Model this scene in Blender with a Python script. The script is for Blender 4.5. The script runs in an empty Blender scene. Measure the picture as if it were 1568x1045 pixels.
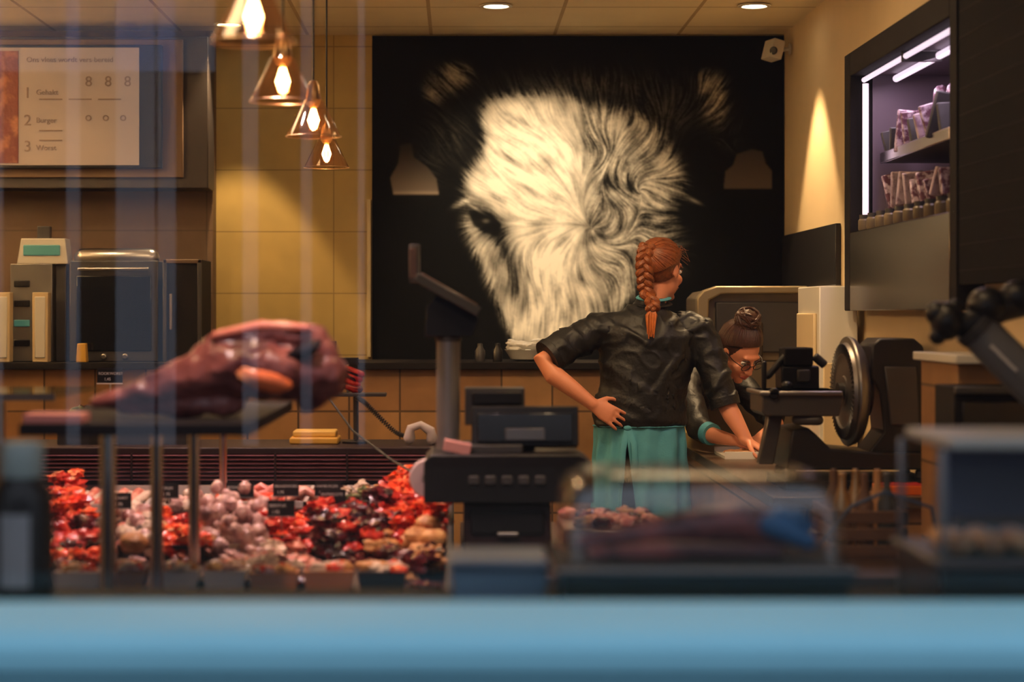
import bpy, bmesh, math, random
import numpy as np
from mathutils import Vector, Matrix, noise
random.seed(7); np.random.seed(7)
F=3049.0; CZ=1.4
V=Vector
def M(px,py,Y):
    """survey measurement (reading on the photo, true depth Y) -> room coordinates in metres"""
    return V(((px-700)*Y/F,Y,CZ-(py-480)*Y/F))
def S(r,g,b):
    f=lambda c:(c/255/12.92 if c/255<=.04045 else ((c/255+.055)/1.055)**2.4)
    return (f(r),f(g),f(b))
sc=bpy.context.scene
sc.view_settings.view_transform='Standard'
tmpsc=bpy.data.scenes.new('scratch')
# ------------------------------------------------------------ materials
def newmat(name):
    m=bpy.data.materials.new(name); m.use_nodes=True
    nt=m.node_tree; b=nt.nodes['Principled BSDF']
    return m,nt,b
def mixc(nt,fac,a,b):
    n=nt.nodes.new('ShaderNodeMix'); n.data_type='RGBA'
    if isinstance(a,tuple): n.inputs[6].default_value=(*a,1)
    else: nt.links.new(a,n.inputs[6])
    if isinstance(b,tuple): n.inputs[7].default_value=(*b,1)
    else: nt.links.new(b,n.inputs[7])
    if isinstance(fac,(int,float)): n.inputs[0].default_value=fac
    else: nt.links.new(fac,n.inputs[0])
    return n.outputs[2]
def ntex(nt,scale,detail=3,vec=None):
    n=nt.nodes.new('ShaderNodeTexNoise'); n.inputs['Scale'].default_value=scale; n.inputs['Detail'].default_value=detail
    if vec is None:
        tc=nt.nodes.new('ShaderNodeTexCoord'); vec=tc.outputs['Object']
    nt.links.new(vec,n.inputs['Vector']); return n.outputs['Fac']
def addbump(nt,b,h,strength,dist=.01):
    n=nt.nodes.new('ShaderNodeBump'); n.inputs['Strength'].default_value=strength; n.inputs['Distance'].default_value=dist
    nt.links.new(h,n.inputs['Height']); nt.links.new(n.outputs['Normal'],b.inputs['Normal'])
def mat(name,c,rough=.5,metal=0,var=.15,scale=8,bump=0,bscale=60,emit=None,es=0,coat=0,spec=None):
    m,nt,b=newmat(name)
    f=ntex(nt,scale)
    lo=tuple(max(0,x*(1-var)) for x in c); hi=tuple(min(1,x*(1+var)) for x in c)
    nt.links.new(mixc(nt,f,lo,hi),b.inputs['Base Color'])
    b.inputs['Roughness'].default_value=rough; b.inputs['Metallic'].default_value=metal
    if coat: b.inputs['Coat Weight'].default_value=coat
    if spec is not None: b.inputs['Specular IOR Level'].default_value=spec
    if bump: addbump(nt,b,ntex(nt,bscale),bump,.004)
    if emit: b.inputs['Emission Color'].default_value=(*emit,1); b.inputs['Emission Strength'].default_value=es
    return m
def meat(name,c1,c2,scale=25,rough=.32,lo=.45,hi=.62):
    m,nt,b=newmat(name)
    f=ntex(nt,scale,5)
    r=nt.nodes.new('ShaderNodeValToRGB'); r.color_ramp.elements[0].position=lo; r.color_ramp.elements[1].position=hi
    nt.links.new(f,r.inputs[0])
    nt.links.new(mixc(nt,r.outputs[0],c1,c2),b.inputs['Base Color'])
    b.inputs['Roughness'].default_value=rough
    addbump(nt,b,ntex(nt,scale*2),.5,.006)
    return m
def brick(name,c1,c2,mo,w,h,ms,axes='xz',off=(0,0),rough=.5,bump=.3,offset=0.0,var=.1):
    m,nt,b=newmat(name)
    tc=nt.nodes.new('ShaderNodeTexCoord'); sp=nt.nodes.new('ShaderNodeSeparateXYZ'); cb=nt.nodes.new('ShaderNodeCombineXYZ')
    nt.links.new(tc.outputs['Object'],sp.inputs[0])
    for i,a in enumerate(axes):
        ad=nt.nodes.new('ShaderNodeMath'); ad.operation='ADD'; ad.inputs[1].default_value=off[i]
        nt.links.new(sp.outputs['xyz'.index(a)],ad.inputs[0]); nt.links.new(ad.outputs[0],cb.inputs[i])
    br=nt.nodes.new('ShaderNodeTexBrick'); nt.links.new(cb.outputs[0],br.inputs['Vector'])
    br.offset=offset; br.inputs['Scale'].default_value=1; br.inputs['Mortar Size'].default_value=ms
    br.inputs['Brick Width'].default_value=w; br.inputs['Row Height'].default_value=h
    br.inputs['Color1'].default_value=(*c1,1); br.inputs['Color2'].default_value=(*c2,1); br.inputs['Mortar'].default_value=(*mo,1)
    f=ntex(nt,7,5)
    dk=nt.nodes.new('ShaderNodeMix'); dk.data_type='RGBA'; dk.blend_type='MULTIPLY'; dk.inputs[0].default_value=var*3
    nt.links.new(br.outputs['Color'],dk.inputs[6]); nt.links.new(f,dk.inputs[7])
    nt.links.new(dk.outputs[2],b.inputs['Base Color'])
    b.inputs['Roughness'].default_value=rough
    inv=nt.nodes.new('ShaderNodeMath'); inv.operation='SUBTRACT'; inv.inputs[0].default_value=1
    nt.links.new(br.outputs['Fac'],inv.inputs[1]); addbump(nt,b,inv.outputs[0],bump,.003)
    return m
def glass(name,tint=(1,1,1),amt=.08,rough=.02,extra=.25):
    m=bpy.data.materials.new(name); m.use_nodes=True; nt=m.node_tree; nt.nodes.clear()
    o=nt.nodes.new('ShaderNodeOutputMaterial'); t=nt.nodes.new('ShaderNodeBsdfTransparent'); g=nt.nodes.new('ShaderNodeBsdfGlossy')
    t.inputs[0].default_value=(*tint,1); g.inputs['Roughness'].default_value=rough
    lw=nt.nodes.new('ShaderNodeLayerWeight'); lw.inputs[0].default_value=.2
    mr=nt.nodes.new('ShaderNodeMapRange'); mr.inputs['To Min'].default_value=amt; mr.inputs['To Max'].default_value=amt+extra
    nt.links.new(lw.outputs['Facing'],mr.inputs[0])
    mx=nt.nodes.new('ShaderNodeMixShader'); nt.links.new(mr.outputs[0],mx.inputs[0]); nt.links.new(t.outputs[0],mx.inputs[1]); nt.links.new(g.outputs[0],mx.inputs[2])
    nt.links.new(mx.outputs[0],o.inputs[0]); return m
# ------------------------------------------------------------ mesh builder
class MB:
    def __init__(s): s.v=[];s.f=[];s.m=[];s.mats=[]
    def mi(s,m):
        if m not in s.mats: s.mats.append(m)
        return s.mats.index(m)
    def add(s,vs,fs,m):
        o=len(s.v); s.v+= [tuple(v) for v in vs]; k=s.mi(m)
        for f in fs: s.f.append(tuple(i+o for i in f)); s.m.append(k)
    def box(s,lo,hi,m,R=None):
        c=(V(lo)+V(hi))/2; h=(V(hi)-V(lo))/2
        vs=[]
        for x in(-1,1):
            for y in(-1,1):
                for z in(-1,1):
                    p=V((x*h.x,y*h.y,z*h.z)); vs.append(c+(R@p if R else p))
        s.add(vs,[(0,1,3,2),(4,6,7,5),(0,4,5,1),(2,3,7,6),(0,2,6,4),(1,5,7,3)],m)
    def boxc(s,c,d,m,R=None):
        c=V(c); d=V(d)/2; s.box(c-d,c+d,m,R)
    def tube(s,pts,rad,m,seg=14,side=None,r0=True,r1=True):
        pts=[V(p) for p in pts]; n=len(pts)
        rad=[(r,r) if not isinstance(r,(tuple,list)) else r for r in (rad if isinstance(rad,list) else [rad]*n)]
        T=[]
        for i in range(n):
            a=pts[max(0,i-1)]; b=pts[min(n-1,i+1)]; T.append((b-a).normalized())
        if side is None:
            ax=T[0]; side=V((1,0,0)) if abs(ax.x)<.6 else V((0,0,1))
        u=V(side); rings=[]
        def ring(c,u,v,a,b): return [c+u*(a*math.cos(2*math.pi*k/seg))+v*(b*math.sin(2*math.pi*k/seg)) for k in range(seg)]
        fr=[]
        for t in T:
            u=(u-t*u.dot(t)); 
            if u.length<1e-4: u=t.orthogonal()
            u=u.normalized(); fr.append((u.copy(),t.cross(u)))
        if r0:
            rr=min(rad[0])
            for a in(80,55,28):
                c=math.cos(math.radians(a)); rings.append(ring(pts[0]-T[0]*rr*math.sin(math.radians(a)),*fr[0],rad[0][0]*c,rad[0][1]*c))
        for i in range(n): rings.append(ring(pts[i],*fr[i],*rad[i]))
        if r1:
            rr=min(rad[-1])
            for a in(28,55,80):
                c=math.cos(math.radians(a)); rings.append(ring(pts[-1]+T[-1]*rr*math.sin(math.radians(a)),*fr[-1],rad[-1][0]*c,rad[-1][1]*c))
        vs=[p for r in rings for p in r]; fs=[]
        for i in range(len(rings)-1):
            for k in range(seg):
                fs.append((i*seg+k,i*seg+(k+1)%seg,(i+1)*seg+(k+1)%seg,(i+1)*seg+k))
        fs.append(tuple(reversed(range(seg)))); fs.append(tuple((len(rings)-1)*seg+k for k in range(seg)))
        s.add(vs,fs,m)
    def cyl(s,p0,p1,r,m,r2=None,seg=28): s.tube([p0,p1],[r,r if r2 is None else r2],m,seg=seg,r0=False,r1=False)
    def lathe(s,prof,c,m,axis=(0,0,1),seg=36,close=False):
        c=V(c); q=V((0,0,1)).rotation_difference(V(axis).normalized()).to_matrix()
        vs=[];fs=[]
        for r,h in prof:
            for k in range(seg):
                a=2*math.pi*k/seg; vs.append(c+q@V((r*math.cos(a),r*math.sin(a),h)))
        n=len(prof)
        for i in range(n-1 if not close else n):
            j=(i+1)%n
            for k in range(seg): fs.append((i*seg+k,i*seg+(k+1)%seg,j*seg+(k+1)%seg,j*seg+k))
        if not close:
            if prof[0][0]>1e-5: fs.append(tuple(reversed(range(seg))))
            if prof[-1][0]>1e-5: fs.append(tuple((n-1)*seg+k for k in range(seg)))
        s.add(vs,fs,m)
    def prism(s,pts,plane,a0,a1,m):
        def mk(p,a):
            return {'xz':(p[0],a,p[1]),'yz':(a,p[0],p[1]),'xy':(p[0],p[1],a)}[plane]
        n=len(pts); vs=[mk(p,a0) for p in pts]+[mk(p,a1) for p in pts]
        fs=[tuple(range(n)),tuple(reversed(range(n,2*n)))]+[(i,(i+1)%n+0,(i+1)%n+n,i+n) for i in range(n)]
        s.add(vs,fs,m)
    def ell(s,c,r,m,R=None,seg=16,rings=10,nz=0,ns=8):
        c=V(c); r=V((r,r,r)) if isinstance(r,(int,float)) else V(r); vs=[];fs=[]
        sd=V((random.random()*50,random.random()*50,0))
        def pt(a,b):
            d=V((math.cos(a)*math.sin(b),math.sin(a)*math.sin(b),math.cos(b)))
            k=1+(nz*noise.noise(d*ns*.25+sd) if nz else 0)
            p=V((d.x*r.x,d.y*r.y,d.z*r.z))*k
            return c+(R@p if R else p)
        vs.append(pt(0,0))
        for i in range(1,rings):
            for k in range(seg): vs.append(pt(2*math.pi*k/seg,math.pi*i/rings))
        vs.append(pt(0,math.pi)); L=len(vs)-1
        for k in range(seg): fs.append((0,1+k,1+(k+1)%seg))
        for i in range(rings-2):
            for k in range(seg):
                a=1+i*seg; fs.append((a+k,a+seg+k,a+seg+(k+1)%seg,a+(k+1)%seg))
        a=1+(rings-2)*seg
        for k in range(seg): fs.append((L,a+(k+1)%seg,a+k))
        s.add(vs,fs,m)
    def obj(s,name,bevel=0,parent=None,ang=38,fixn=True):
        me=bpy.data.meshes.new(name); me.from_pydata(s.v,[],s.f)
        for m in s.mats: me.materials.append(m)
        me.polygons.foreach_set('material_index',s.m)
        finish(me,ang,fixn)
        o=bpy.data.objects.new(name,me); sc.collection.objects.link(o)
        if bevel:
            b=o.modifiers.new('bevel','BEVEL'); b.width=bevel; b.segments=2; b.limit_method='ANGLE'; b.angle_limit=math.radians(40)
        if parent: o.parent=parent
        return o
def finish(me,ang=38,fixn=True):
    bm=bmesh.new(); bm.from_mesh(me)
    if fixn: bmesh.ops.recalc_face_normals(bm,faces=bm.faces)
    th=math.radians(ang)
    for f in bm.faces: f.smooth=True
    for e in bm.edges:
        if len(e.link_faces)==2 and e.calc_face_angle(0)>th: e.smooth=False
    bm.to_mesh(me); bm.free(); me.update()
def empty(name,loc=(0,0,0)):
    e=bpy.data.objects.new(name,None); e.empty_display_size=.1; sc.collection.objects.link(e); return e
def remesh(mb,name,vox,parent=None,smooth=3,disp=None):
    me=bpy.data.meshes.new('tmp'); me.from_pydata(mb.v,[],mb.f); finish(me)
    o=bpy.data.objects.new('tmp',me); tmpsc.collection.objects.link(o)
    r=o.modifiers.new('r','REMESH'); r.mode='VOXEL'; r.voxel_size=vox
    if smooth:
        q=o.modifiers.new('s','SMOOTH'); q.factor=.5; q.iterations=smooth
    vl=tmpsc.view_layers[0]; vl.update(); dg=vl.depsgraph; ne=bpy.data.meshes.new_from_object(o.evaluated_get(dg))
    bpy.data.objects.remove(o)
    ne.name=name; ne.materials.clear()
    ne.materials.append(mb.mats[0])
    ne.polygons.foreach_set('material_index',[0]*len(ne.polygons))
    if disp:
        for v in ne.vertices:
            v.co=v.co+v.normal*disp(v.co)
    ne.polygons.foreach_set('use_smooth',[True]*len(ne.polygons))
    o=bpy.data.objects.new(name,ne); sc.collection.objects.link(o)
    if parent: o.parent=parent
    return o
def text(s,size,loc,m,parent,name='lettering',ext=.0015):
    c=bpy.data.curves.new('t','FONT'); c.body=s; c.size=size; c.extrude=ext
    o=bpy.data.objects.new('t',c); tmpsc.collection.objects.link(o)
    vl=tmpsc.view_layers[0]; vl.update(); me=bpy.data.meshes.new_from_object(o.evaluated_get(vl.depsgraph)); bpy.data.objects.remove(o)
    me.transform(Matrix.Translation(V(loc))@Matrix.Rotation(math.radians(90),4,'X')); me.materials.clear(); me.materials.append(m)
    o=bpy.data.objects.new(name,me); sc.collection.objects.link(o); o.parent=parent; return o
# ------------------------------------------------------------ palette
black=mat('black_plastic',(.010,.009,.010),.38,var=.3,bump=.1,spec=.35)
blackm=mat('black_matte',(.012,.010,.011),.75,var=.3,bump=.2,spec=.15)
dgrey=mat('dark_grey_paint',(.045,.042,.043),.42,var=.2,bump=.1,spec=.4)
grey=mat('grey_metal',(.26,.25,.25),.38,.7,var=.15)
steel=mat('brushed_steel',(.50,.48,.46),.28,1,var=.1,scale=30)
chrome=mat('chrome',(.62,.56,.58),.22,1,var=.05)
white=mat('white_plastic',(.70,.67,.60),.4,var=.06)
cream=mat('cream_paint',S(212,190,150),.7,var=.06,bump=.1)
tan=mat('tan_wood',S(170,120,75),.55,var=.25,scale=14,bump=.2)
crw=mat('crate_wood',S(96,62,38),.6,var=.3,scale=14,bump=.2)
brass=mat('brass',(.5,.32,.16),.35,1)
yellow=mat('yellow_board',S(225,175,70),.5)
orange=mat('orange_plastic',S(240,110,20),.4)
red=mat('red_plastic',S(170,30,25),.4)
teal=mat('teal_cloth',S(78,152,172),.8,var=.2,scale=12,bump=.4,bscale=120)
shirtm=mat('black_cloth',(.007,.0065,.0065),.5,var=.35,scale=10,bump=.4,bscale=90,spec=.45)
denim=mat('dark_trousers',(.012,.014,.022),.8,bump=.4)
skin=mat('skin',S(212,138,105),.45,var=.1,scale=20,bump=.15,bscale=200)
lip=mat('lips',S(170,80,70),.4)
eyew=mat('eye_white',(.8,.78,.75),.2)
iris=mat('iris',(.04,.025,.015),.15)
auburn=mat('auburn_hair',S(132,70,30),.40,var=.75,scale=60,bump=.5,bscale=200)
brown=mat('brown_hair',S(62,34,22),.42,var=.6,scale=60,bump=.5,bscale=200)
cable=mat('cable',(.02,.02,.02),.5)

# ------------------------------------------------------------ room shell
b=MB(); floor_m=brick('floor_tiles',(.20,.17,.14),(.17,.15,.13),(.05,.045,.04),.4,.4,.006,'xy')
b.box((-3.2,2.72,-.05),(1.64,10.0,0),floor_m); b.obj('floor')
ceil_m=brick('ceiling_tiles',S(240,224,186),S(237,219,181),S(185,160,120),.62,.62,.009,'xy',(.131+6.2,.2),.8,.3,0,.04)
b=MB(); b.box((-3.2,2.72,2.8),(1.64,10.0,2.86),ceil_m); b.obj('ceiling')
wall_tile=brick('cream_wall_tiles',S(196,168,98),S(190,161,91),S(150,125,70),.62,.31,.003,'xz',(.0,.05),.55,.15,.0,.1)
b=MB(); b.box((-3.2,10.0,0),(1.64,10.1,2.86),wall_tile); b.obj('wall_back')
taupe=brick('taupe_wall',S(108,84,62),S(104,80,58),S(84,64,46),.62,.31,.004,'xz',(0,.05),.6,.2)
b=MB(); b.box((-3.2,9.86,0),(-1.21,10.0,2.8),taupe); b.obj('wall_partition')
b=MB(); b.box((-3.3,2.6,0),(-3.2,10.1,2.86),cream); b.obj('wall_left')
b=MB()  # right wall with recess for the ageing cabinet
b.box((1.64,2.6,0),(1.74,6.25,2.86),cream); b.box((1.64,7.9,0),(1.74,10.1,2.86),cream)
b.box((1.64,6.25,0),(1.74,7.9,1.45),cream); b.box((1.64,6.25,2.42),(1.74,7.9,2.86),cream); b.obj('wall_right')
fac=mat('facade_paint',S(70,90,105),.7,bump=.2)
b=MB(); b.box((-3.3,2.6,0),(1.74,2.72,.93),fac); b.box((-3.3,2.6,2.6),(1.74,2.72,2.86),fac)
b.box((-3.3,2.6,.93),(-1.5,2.72,2.6),fac); b.box((1.5,2.6,.93),(1.74,2.72,2.6),fac); b.obj('wall_front')
# window
blue=mat('blue_window_paint',S(138,200,224),.6,var=.05,bump=.05,spec=.3); blued=mat('blue_shadow_gap',S(40,80,105),.5)
w=empty('window_1')
b=MB()
b.prism([(2.598,1.025),(2.40,1.02),(2.375,1.012),(2.362,1.0),(2.362,.972),(2.38,.970),(2.38,.70),(2.598,.70)],'yz',-1.8,1.7,blue)
b.box((-1.8,2.378,.962),(1.7,2.384,.968),blued)
b.obj('sill_rail',parent=w,bevel=.003)
b=MB(); b.box((-1.5,2.63,.93),(1.5,2.69,.97),blue); b.box((-1.5,2.63,2.55),(1.5,2.69,2.6),blue)
b.box((-1.5,2.63,.97),(-1.45,2.69,2.55),blue); b.box((1.45,2.63,.97),(1.5,2.69,2.55),blue); b.obj('frame',parent=w,bevel=.003)
b=MB(); b.box((-1.45,2.655,.97),(1.45,2.661,2.55),glass('window_glass',(1,.99,1),.024,0,.03)); b.obj('pane',parent=w)
# street side: pavement and the house opposite (seen only as faint reflections in the pane)
pave=brick('paving',S(120,118,112),S(108,106,102),S(70,70,68),.3,.3,.006,'xy',rough=.8)
b=MB(); b.box((-12,-13,-.06),(10,2.6,-.0),pave); b.obj('floor_street_pavement')
bf=mat('opposite_brickwork',S(88,80,84),.8,bump=.3); cw=mat('streak_glow_strip',S(190,205,225),.7,emit=(.74,.78,1),es=.6)  # glowing strips added to reflect as vertical streaks in the pane
b=MB(); b.box((-12,-13.2,0),(10,-12.8,7),bf)
for x,wd in((-4.35,.22),(-3.55,.12),(-3.1,.35),(-2.72,.16),(-1.95,.14),(-1.42,.10),(-.9,.06)):
    b.box((x,-12.8,.2),(x+wd,-12.76,5.2),cw)
b.box((-5.2,-12.8,3.6),(-2.2,-12.76,4.3),cw)
b.obj('wall_street_opposite')
b=MB(); b.box((-1.9,2.72,.90),(1.6,3.32,.94),blackm); 
for x in(-1.8,-.6,.6,1.5): b.prism([(2.73,.90),(3.25,.90),(2.73,.62)],'yz',x,x+.03,blackm)
b.obj('window_ledge',bevel=.003)

# ------------------------------------------------------------ mural (printed cow portrait)
def mural():
    W,H=630,495
    yy,xx=np.mgrid[0:H,0:W].astype(float); X=xx+570; Y=yy+55
    def poly(pts):
        m=np.zeros((H,W),bool); n=len(pts)
        for i in range(n):
            x1,y1=pts[i]; x2,y2=pts[(i+1)%n]
            if y1==y2: continue
            c=((Y>=min(y1,y2))&(Y<max(y1,y2)))&(X<(x2-x1)*(Y-y1)/(y2-y1)+x1); m^=c
        return m.astype(float)
    fy=np.fft.fftfreq(H)[:,None]; fx=np.fft.rfftfreq(W)[None,:]
    def blur(a,s): return np.fft.irfft2(np.fft.rfft2(a)*np.exp(-2*(math.pi*s)**2*(fx**2+fy**2)),s=(H,W))
    def blob(x,y,rx,ry,ang=0):
        a=math.radians(ang); u=(X-x)*math.cos(a)+(Y-y)*math.sin(a); v=-(X-x)*math.sin(a)+(Y-y)*math.cos(a)
        return np.exp(-((u/rx)**2+(v/ry)**2))
    def nz(s):
        a=blur(np.random.randn(H,W),s); a-=a.mean(); return a/a.std()
    def sst(t): t=np.clip(t,0,1); return t*t*(3-2*t)
    face=poly([(740,172),(750,156),(772,148),(800,150),(840,145),(876,150),(900,166),(915,160),(945,164),(990,182),(1020,212),(1042,262),(1050,310),(1046,350),(1022,385),(992,415),(970,448),(948,470),(925,492),(890,515),(855,530),(805,536),(784,515),(766,468),(746,418),(726,376),(714,345),(718,318),(713,290),(718,268),(738,244),(746,205)])
    U=blur(face,5)
    wl=sst((935+.0*Y-X)/70)+sst((Y-395)/50)*sst((990-X)/60); wl=np.clip(wl,0,1)
    B=U*(.25+.27*wl)
    B+=U*(.36*blob(800,235,80,95)+.16*blob(748,275,35,45)+.26*blob(838,400,50,115,6)+.22*blob(738,398,18,60,-18)+.14*blob(820,495,55,35))
    B+=U*(.20*blob(945,275,38,70)+.26*blob(1003,275,24,75,-12)+.18*blob(945,375,45,40)+.12*blob(960,190,50,20))
    E=np.ones_like(B)
    for x,y,rx,ry,a,s in [(744,338,30,18,42,.92),(722,318,18,10,25,.7),(770,378,10,46,-24,.85),(787,436,9,40,-14,.75),(762,352,16,18,0,.85),(756,405,7,40,-20,.4),(1046,338,22,42,0,.9),(908,364,24,9,-30,.75)]:
        E*=1-s*blob(x,y,rx,ry,a)
    D=E.copy()
    for x,y,rx,ry,a,s in [(904,335,9,26,-10,.55),(905,215,11,58,-8,.6),(922,290,10,50,14,.45),(940,235,10,44,-30,.55),(962,300,13,48,22,.5),(988,240,11,40,-22,.5),
                          (984,345,12,46,28,.5),(1024,330,11,48,12,.5),(1005,395,42,22,-22,.7),(938,430,14,46,14,.45),(1012,212,28,20,30,.5),(925,322,20,11,-40,.4),(970,418,28,10,-40,.4)]:
        D*=1-s*blob(x,y,rx,ry,a)
    B*=D
    e1=poly([(650,150),(660,120),(690,100),(716,100),(722,116),(708,132),(684,142),(668,156)]); e2=poly([(1062,112),(1084,107),(1104,122),(1114,142),(1112,172),(1098,190),(1082,178),(1070,150)])
    B+=.14*blur(e1,5)+.28*blur(e2,5)*blob(1092,150,30,45)+.02*blob(690,205,35,35)+.040*blob(900,128,110,18)+.04*blob(1010,170,50,30)+.015*blob(650,260,30,30)+.04*blob(1035,385,18,26)+.02*blob(1110,200,22,30)
    # flow field
    dx=X-908; dy=Y-352; r=np.hypot(dx,dy)+1e-3
    wv=sst((Y-325)/100); ddx=(X-850)/420; 
    n1,n2,n3,n4=nz(26),nz(26),nz(10),nz(10)
    k=.24+.42*sst((X-880)/60)*sst((450-Y)/50)
    vx=dx/r*(1-wv)+ddx*wv+k*n1+.12*n3; vy=dy/r*(1-wv)+1.0*wv+k*n2+.12*n4
    vx-=.45*np.exp(-((X-790)/90)**2-((Y-200)/70)**2)
    m_=np.hypot(vx,vy)+1e-6; vx/=m_; vy/=m_
    def adv(src_list,L,sgn):
        px=xx.copy();py=yy.copy(); acc=[0 for _ in src_list]
        for i in range(L):
            ix=np.clip(px,0,W-1).astype(int); iy=np.clip(py,0,H-1).astype(int)
            for j,s in enumerate(src_list): acc[j]=acc[j]+s[iy,ix]
            px+=sgn*vx[iy,ix]; py+=sgn*vy[iy,ix]
        return acc
    f0=nz(.9); m0=nz(2.6); c0=nz(5.5)
    a=adv([f0,m0,c0,B],14,1); c=adv([f0,m0,c0,B],14,-1)
    lf,lmm,lc,Bs=[p+q for p,q in zip(a,c)]
    nrm=lambda q:(q-q.mean())/q.std()
    lf,lmm,lc=nrm(lf),nrm(lmm),nrm(lc); Bs/=28
    Bm=np.clip(.6*B+.4*Bs,0,2)
    Bm=Bm*np.clip(1+.7*lf*np.clip(1-Bm*2.2,0,1),0,2)      # ragged tips where fur fades out
    cr=.60+.60*sst((X-870)/80)*sst((460-Y)/60)+.12*sst((Y-330)/80)
    img=Bm*np.clip(.95+cr*(.16*lf+.22*lmm+.16*lc),.05,1.5)*1.08
    img*=E**.5
    # eyes
    img*=1-.96*blur(poly([(718,326),(732,318),(752,326),(768,344),(762,362),(740,356),(724,344)]),1.5)
    img+=.12*blob(744,338,5,3); img+=.60*blob(709,309,12,4,-25)*(.7+.3*lf)+.28*blob(724,316,14,2.2,32)
    img*=1-.96*blur(poly([(1036,316),(1052,308),(1066,318),(1062,344),(1046,348)]),2); img+=.30*blob(1062,307,10,2.5,25)
    img=np.clip(blur(img,.6),0,1)
    t1=blur(poly([(613,222),(630,219),(634,240),(655,256),(668,273),(672,298),(603,298),(598,272),(610,250)]),1.2)
    t2=blur(poly([(1127,236),(1150,228),(1166,232),(1171,250),(1181,262),(1180,289),(1107,289),(1110,262),(1122,252)]),1.2)
    g1=np.clip((Y-218)/82,0,1)**1.8*.20+.02; g2=np.clip((Y-225)/70,0,1)*.08+.045
    g1=g1+.12*np.exp(-((Y-295)/3)**2)
    col=np.zeros((H,W,3)); 
    for i,(c_,t) in enumerate(zip((.93,.87,.71),(.80,.62,.45))):
        col[...,i]=img**1.15*c_*(1-t1)*(1-t2)+t1*g1*t+t2*g2*t+.005
    x0,x1=-.426,1.636; z1,z0=2.79,1.17
    Xw=x0+(x1-x0)*xx/(W-1); Zw=z1-(z1-z0)*yy/(H-1)
    co=np.stack([Xw,np.full_like(Xw,9.968),Zw],-1).reshape(-1,3)
    idx=np.arange(W*H).reshape(H,W)
    q=np.stack([idx[:-1,:-1],idx[1:,:-1],idx[1:,1:],idx[:-1,1:]],-1).reshape(-1,4)
    me=bpy.data.meshes.new('print'); nf=len(q)
    me.vertices.add(W*H); me.vertices.foreach_set('co',co.ravel())
    me.loops.add(nf*4); me.loops.foreach_set('vertex_index',q.ravel().astype(np.int32))
    me.polygons.add(nf); me.polygons.foreach_set('loop_start',np.arange(0,nf*4,4,dtype=np.int32)); me.polygons.foreach_set('loop_total',np.full(nf,4,dtype=np.int32))
    me.update(calc_edges=True)
    at=me.color_attributes.new('print','FLOAT_COLOR','POINT')
    at.data.foreach_set('color',np.concatenate([col.reshape(-1,3),np.ones((W*H,1))],1).ravel().astype(np.float32))
    m,nt,bs=newmat('printed_cow'); a=nt.nodes.new('ShaderNodeAttribute'); a.attribute_name='print'
    nt.links.new(a.outputs['Color'],bs.inputs['Base Color']); bs.inputs['Roughness'].default_value=.8
    bs.inputs['Specular IOR Level'].default_value=.08
    me.materials.append(m)
    e=empty('cow_portrait_mural'); o=bpy.data.objects.new('print',me); sc.collection.objects.link(o); o.parent=e
    f=MB(); f.box((x0,9.97,1.10),(x1,9.998,z1),blackm); f.obj('backing_panel',parent=e)
mural()
b=MB(); b.box((-.452,9.95,1.18),(-.432,9.998,1.97),mat('strip_cream',S(190,170,125),.5)); b.obj('trim_1',bevel=.003)

# ------------------------------------------------------------ rear tiled half wall with dark ledge
tile=brick('beige_stone_tiles',S(190,142,92),S(164,116,72),S(104,76,50),.236,.236,.005,'xz',(0.03,.0),.5,.4,.0,.2)
b=MB(); b.box((-3.18,9.25,0),(.93,9.852,1.14),tile); b.box((-3.18,9.2,1.14),(.96,9.855,1.172),blackm); b.obj('rear_counter',bevel=.003)
b=MB(); c=M(806,536,9.5); c.z=1.172
b.lathe([(.04,0),(.075,.01),(.10,.05),(.105,.055),(.098,.05),(.07,.015),(0,.012)],c,white)
for i in range(14): b.ell(c+V((random.uniform(-.07,.07),random.uniform(-.05,.05),random.uniform(.05,.10))),(.035,.025,.014),white,Matrix.Rotation(random.uniform(0,3),3,'Z')@Matrix.Rotation(random.uniform(-.6,.6),3,'X'),nz=.3)
b.obj('bowl_of_napkins')
for i,px in enumerate((735,762,852,872)):
    b=MB(); c=M(px,540,9.4); c.z=1.172; b.lathe([(.022,0),(.024,.05),(.012,.07),(.012,.085),(0,.087)],c,[dgrey,black,black,dgrey][i])
    b.obj('seasoning_shaker')

# ------------------------------------------------------------ left menu board
e=empty('menu_screen')
hous=mat('board_housing',S(46,38,36),.6,bump=.1); beig=mat('beige_lining',S(105,82,62),.7); scr=mat('screen_face',S(130,112,98),.5,var=.06,scale=3,emit=S(200,170,140),es=.18)
b=MB(); Y=9.6
p0=M(-70,288,Y);p1=M(318,55,Y); b.box((p0.x,9.62,p0.z),(p1.x,9.858,p1.z),hous)
p0=M(-70,272,Y);p1=M(280,60,Y); b.box((p0.x,9.60,p0.z),(p1.x,9.63,p1.z),beig)
b.obj('housing',parent=e,bevel=.004)
b=MB(); p0=M(-70,258,9.57);p1=M(248,69,9.57); b.box((p0.x,9.56,p0.z),(p1.x,9.60,p1.z),black)
b.obj('bezel',parent=e,bevel=.004)
b=MB(); p0=M(-60,253,9.555);p1=M(213,73,9.555); b.box((p0.x,9.553,p0.z),(p1.x,9.562,p1.z),scr)
p0=M(-60,250,9.55);p1=M(28,78,9.55); b.box((p0.x,9.549,p0.z),(p1.x,9.553,p1.z),meat('menu_photo',S(90,30,26),S(150,95,70),14,.5))
b.obj('screen',parent=e)
txt=mat('menu_ink',S(112,88,72),.6,emit=S(150,122,100),es=.08)
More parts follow.
